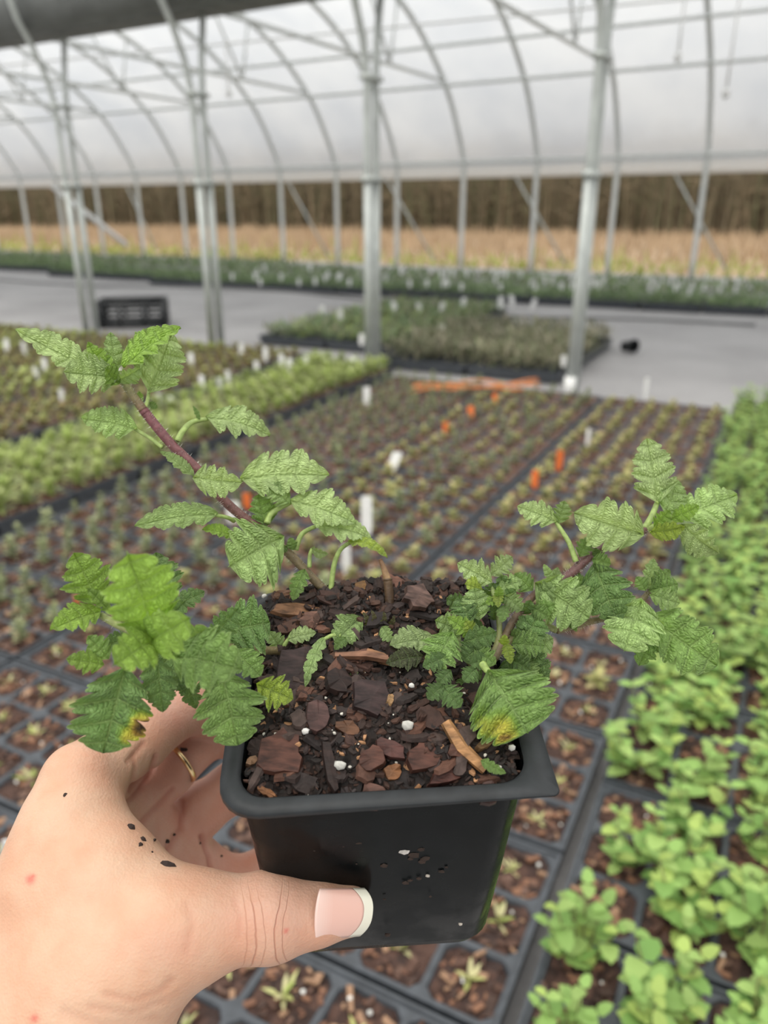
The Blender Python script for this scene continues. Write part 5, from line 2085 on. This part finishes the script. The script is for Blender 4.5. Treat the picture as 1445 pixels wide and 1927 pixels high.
A((938, 1118, .193), (938, 1146, .188), 26, 5, .1, .2, 'y', .3)
A((938, 1126, .192), (938, 1100, .19), 22, 5, .1, .2, 'b', .3)
A((952, 1122, .192), (986, 1150, .188), 44, 5, .08, .15, 's', .38)
A((930, 1128, .192), (912, 1138, .188), 24, 5, .08, .15, 'b', .3)
A((950, 1140, .190), (945, 1174, .186), 30, 5, .08, .15, 'g', .3)
A((902, 1168, .190), (892, 1104, .192), 62, 0, .06, .1, 's', .20, round_=.4)
A((886, 1175, .189), (862, 1120, .192), 56, 10, .06, .1, 'd', .26)
A((872, 1190, .188), (815, 1166, .187), 60, 8, .08, .12, 's', .34)
A((888, 1196, .186), (838, 1160, .185), 38, 20, .10, .2, 'b', .34)
A((890, 1190, .185), (874, 1166, .184), 30, 5, .10, .2, 'y', .34)
A((850, 1192, .184), (812, 1264, .178), 84, 2, .06, .12, 'g', .36, round_=.3)
A((872, 1208, .184), (938, 1188, .182), 56, 10, .08, .1, 'd', .26)
A((894, 1222, .183), (936, 1252, .179), 46, 2, .08, .12, 'g', .40)
A((905, 1215, .184), (868, 1245, .182), 60, 2, .08, .12, 'd', .30)
A((952, 1212, .186), (962, 1252, .182), 30, 2, .08, .15, 'y', .32)
A((948, 1212, .185), (950, 1192, .182), 26, 2, .08, .15, 'y', .32)
A((962, 1212, .187), (1028, 1216, .186), 62, -8, .08, .12, 'g', .36)
A((982, 1218, .190), (1012, 1154, .193), 70, 0, .05, .05, 'd', .16, round_=.4)
A((972, 1222, .190), (1032, 1286, .188), 76, 0, .05, .05, 'd', .18, round_=.4)
A((990, 1228, .191), (1042, 1200, .194), 50, 15, .05, .1, 's', .2, round_=.4)
A((1006, 1096, .197), (1114, 1166, .194), 108, 0, .07, .08, 's', .32, round_=.5)
A((1002, 1112, .197), (966, 1078, .198), 46, 10, .06, .15, 'g', .34)
A((1040, 1094, .200), (1022, 1060, .201), 20, 5, .06, .2, 's', .2)
A((1042, 1094, .200), (1050, 1066, .201), 18, 5, .06, .2, 's', .2)
A((1056, 1098, .200), (1106, 1092, .202), 40, -15, .06, .2, 'g', .3)
A((1000, 1142, .194), (1034, 1162, .191), 38, 5, .08, .15, 'g', .36)
A((1000, 1168, .194), (970, 1180, .19), 34, 5, .08, .15, 'd', .3)
A((842, 1236, .180), (792, 1256, .178), 46, 8, .08, .15, 'd', .36)
A((848, 1262, .178), (822, 1290, .176), 40, 8, .08, .15, 'd', .36)
A((832, 1292, .176), (870, 1334, .172), 52, 0, .06, .12, 'd', .38)
A((834, 1290, .176), (802, 1318, .173), 44, 5, .06, .12, 'd', .36)
A((895, 1258, .180), (870, 1285, .177), 40, 5, .06, .12, 'd', .30)
A((920, 1264, .176), (998, 1386, .168), 180, 0, .07, .02, 'g', .26, [(908, 1250, .18), (915, 1260, .178)], round_=.9, prad=.001,
  wither=[(.72, -.45, .24, .40, .60), (.84, -.65, .12, .3, .85), (.50, -.70, .30, .35, .40)], label='fan-shaped leaf yellowing along one edge')
A((926, 1240, .182), (880, 1250, .18), 40, 10, .06, .2, 'd', .3)
A((960, 1240, .186), (1000, 1262, .184), 50, 10, .06, .2, 'd', .3)

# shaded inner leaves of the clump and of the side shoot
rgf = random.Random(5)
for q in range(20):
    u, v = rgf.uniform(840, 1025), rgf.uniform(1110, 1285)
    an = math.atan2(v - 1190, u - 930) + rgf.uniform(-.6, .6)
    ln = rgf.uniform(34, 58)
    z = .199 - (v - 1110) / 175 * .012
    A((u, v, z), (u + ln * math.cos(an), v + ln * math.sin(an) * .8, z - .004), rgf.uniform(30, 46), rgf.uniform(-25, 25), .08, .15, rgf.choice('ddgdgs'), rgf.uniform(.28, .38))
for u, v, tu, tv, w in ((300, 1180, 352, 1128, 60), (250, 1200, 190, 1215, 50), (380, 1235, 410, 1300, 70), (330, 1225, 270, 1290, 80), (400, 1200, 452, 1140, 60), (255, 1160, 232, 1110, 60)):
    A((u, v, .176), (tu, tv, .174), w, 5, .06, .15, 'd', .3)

# upper right shoot
add_stem([(1056, 1093, .200), (1079, 1075, .2005), (1111, 1047, .201), (1148, 1024, .2015), (1180, 1010, .202), (1215, 996, .2025)], .00125, .00105, (.10, .045, .042), (.13, .065, .055), 190)
add_stem([(1215, 996, .2025), (1250, 985, .203), (1278, 978, .203)], .0010, .0006, (.22, .28, .09), (.30, .40, .10), 40)
A((1048, 982, .203), (969, 952, .206), 52, 18, .06, .12, 'p', .28, [(1084, 1057, .2), (1070, 1020, .201)], prad=.0008)
A((1050, 985, .203), (1062, 940, .203), 36, 25, .06, .2, 's', .25)
A((1206, 1004, .201), (1070, 962, .194), 104, -8, .10, .08, 'p', .28, round_=.4)
A((1090, 1048, .2), (1110, 1008, .2), 36, 5, .08, .2, 'g', .34)
A((1238, 950, .204), (1216, 820, .210), 92, 5, .05, .14, 'p', .26, [(1213, 995, .2025), (1226, 972, .203)], prad=.001)
A((1276, 978, .204), (1390, 930, .208), 92, -12, .06, .12, 's', .28)
A((1282, 985, .202), (1358, 1044, .198), 58, 24, .14, .2, 'p', .26)
A((1262, 978, .201), (1318, 950, .199), 38, 10, .08, .2, 'b', .28)
A((1222, 1000, .201), (1292, 990, .198), 44, 30, .08, .3, 'y', .22)
A((1230, 990, .201), (1262, 958, .199), 34, 20, .08, .3, 'b', .28)
A((1250, 972, .203), (1274, 900, .208), 56, 20, .06, .2, 's', .25)

# lower right shoot
add_stem([(1047, 1186, .197), (1084, 1176, .1985), (1111, 1169, .199), (1148, 1160, .2), (1195, 1140, .2005), (1225, 1110, .201)], .0010, .0008, (.17, .13, .06), (.15, .12, .06), 110)
A((1118, 1062, .2), (1166, 1178, .194), 104, 4, .08, .1, 'd', .32, round_=.4)
A((1115, 1052, .2), (1152, 1062, .197), 44, 10, .10, .15, 'g', .3)
A((1122, 1050, .2), (1120, 1030, .2), 20, 10, .10, .15, 'g', .3)
A((1206, 1132, .198), (1172, 1232, .190), 124, 4, .08, .08, 's', .30, round_=.6)
A((1212, 1160, .200), (1356, 1258, .194), 118, -8, .07, .10, 'g', .30, round_=.3)
A((1230, 1190, .2), (1200, 1258, .195), 60, 5, .07, .10, 'g', .30)
A((1218, 1110, .200), (1230, 1048, .203), 34, 15, .06, .2, 's', .3)
A((1220, 1112, .199), (1278, 1098, .198), 56, 5, .08, .15, 'g', .34)
A((1222, 1118, .198), (1282, 1136, .196), 44, 10, .08, .15, 's', .34)
A((1226, 1108, .2), (1262, 1070, .2), 36, 10, .08, .15, 'g', .34)
A((1215, 1112, .199), (1196, 1084, .2), 30, 10, .08, .15, 'g', .3)
for tu, tv, tn in ((1068, 1152, 'y'), (1090, 1158, 'b'), (1074, 1184, 'g'), (1062, 1172, 'g'), (1086, 1190, 'g')):
    A((1076, 1170, .1965), (tu, tv, .195), 14, 5, .08, .15, tn, .3)
o = hair_mb.build('stem_hairs', M['hair'], plant, smooth=False)
o['kind'] = 'stuff'
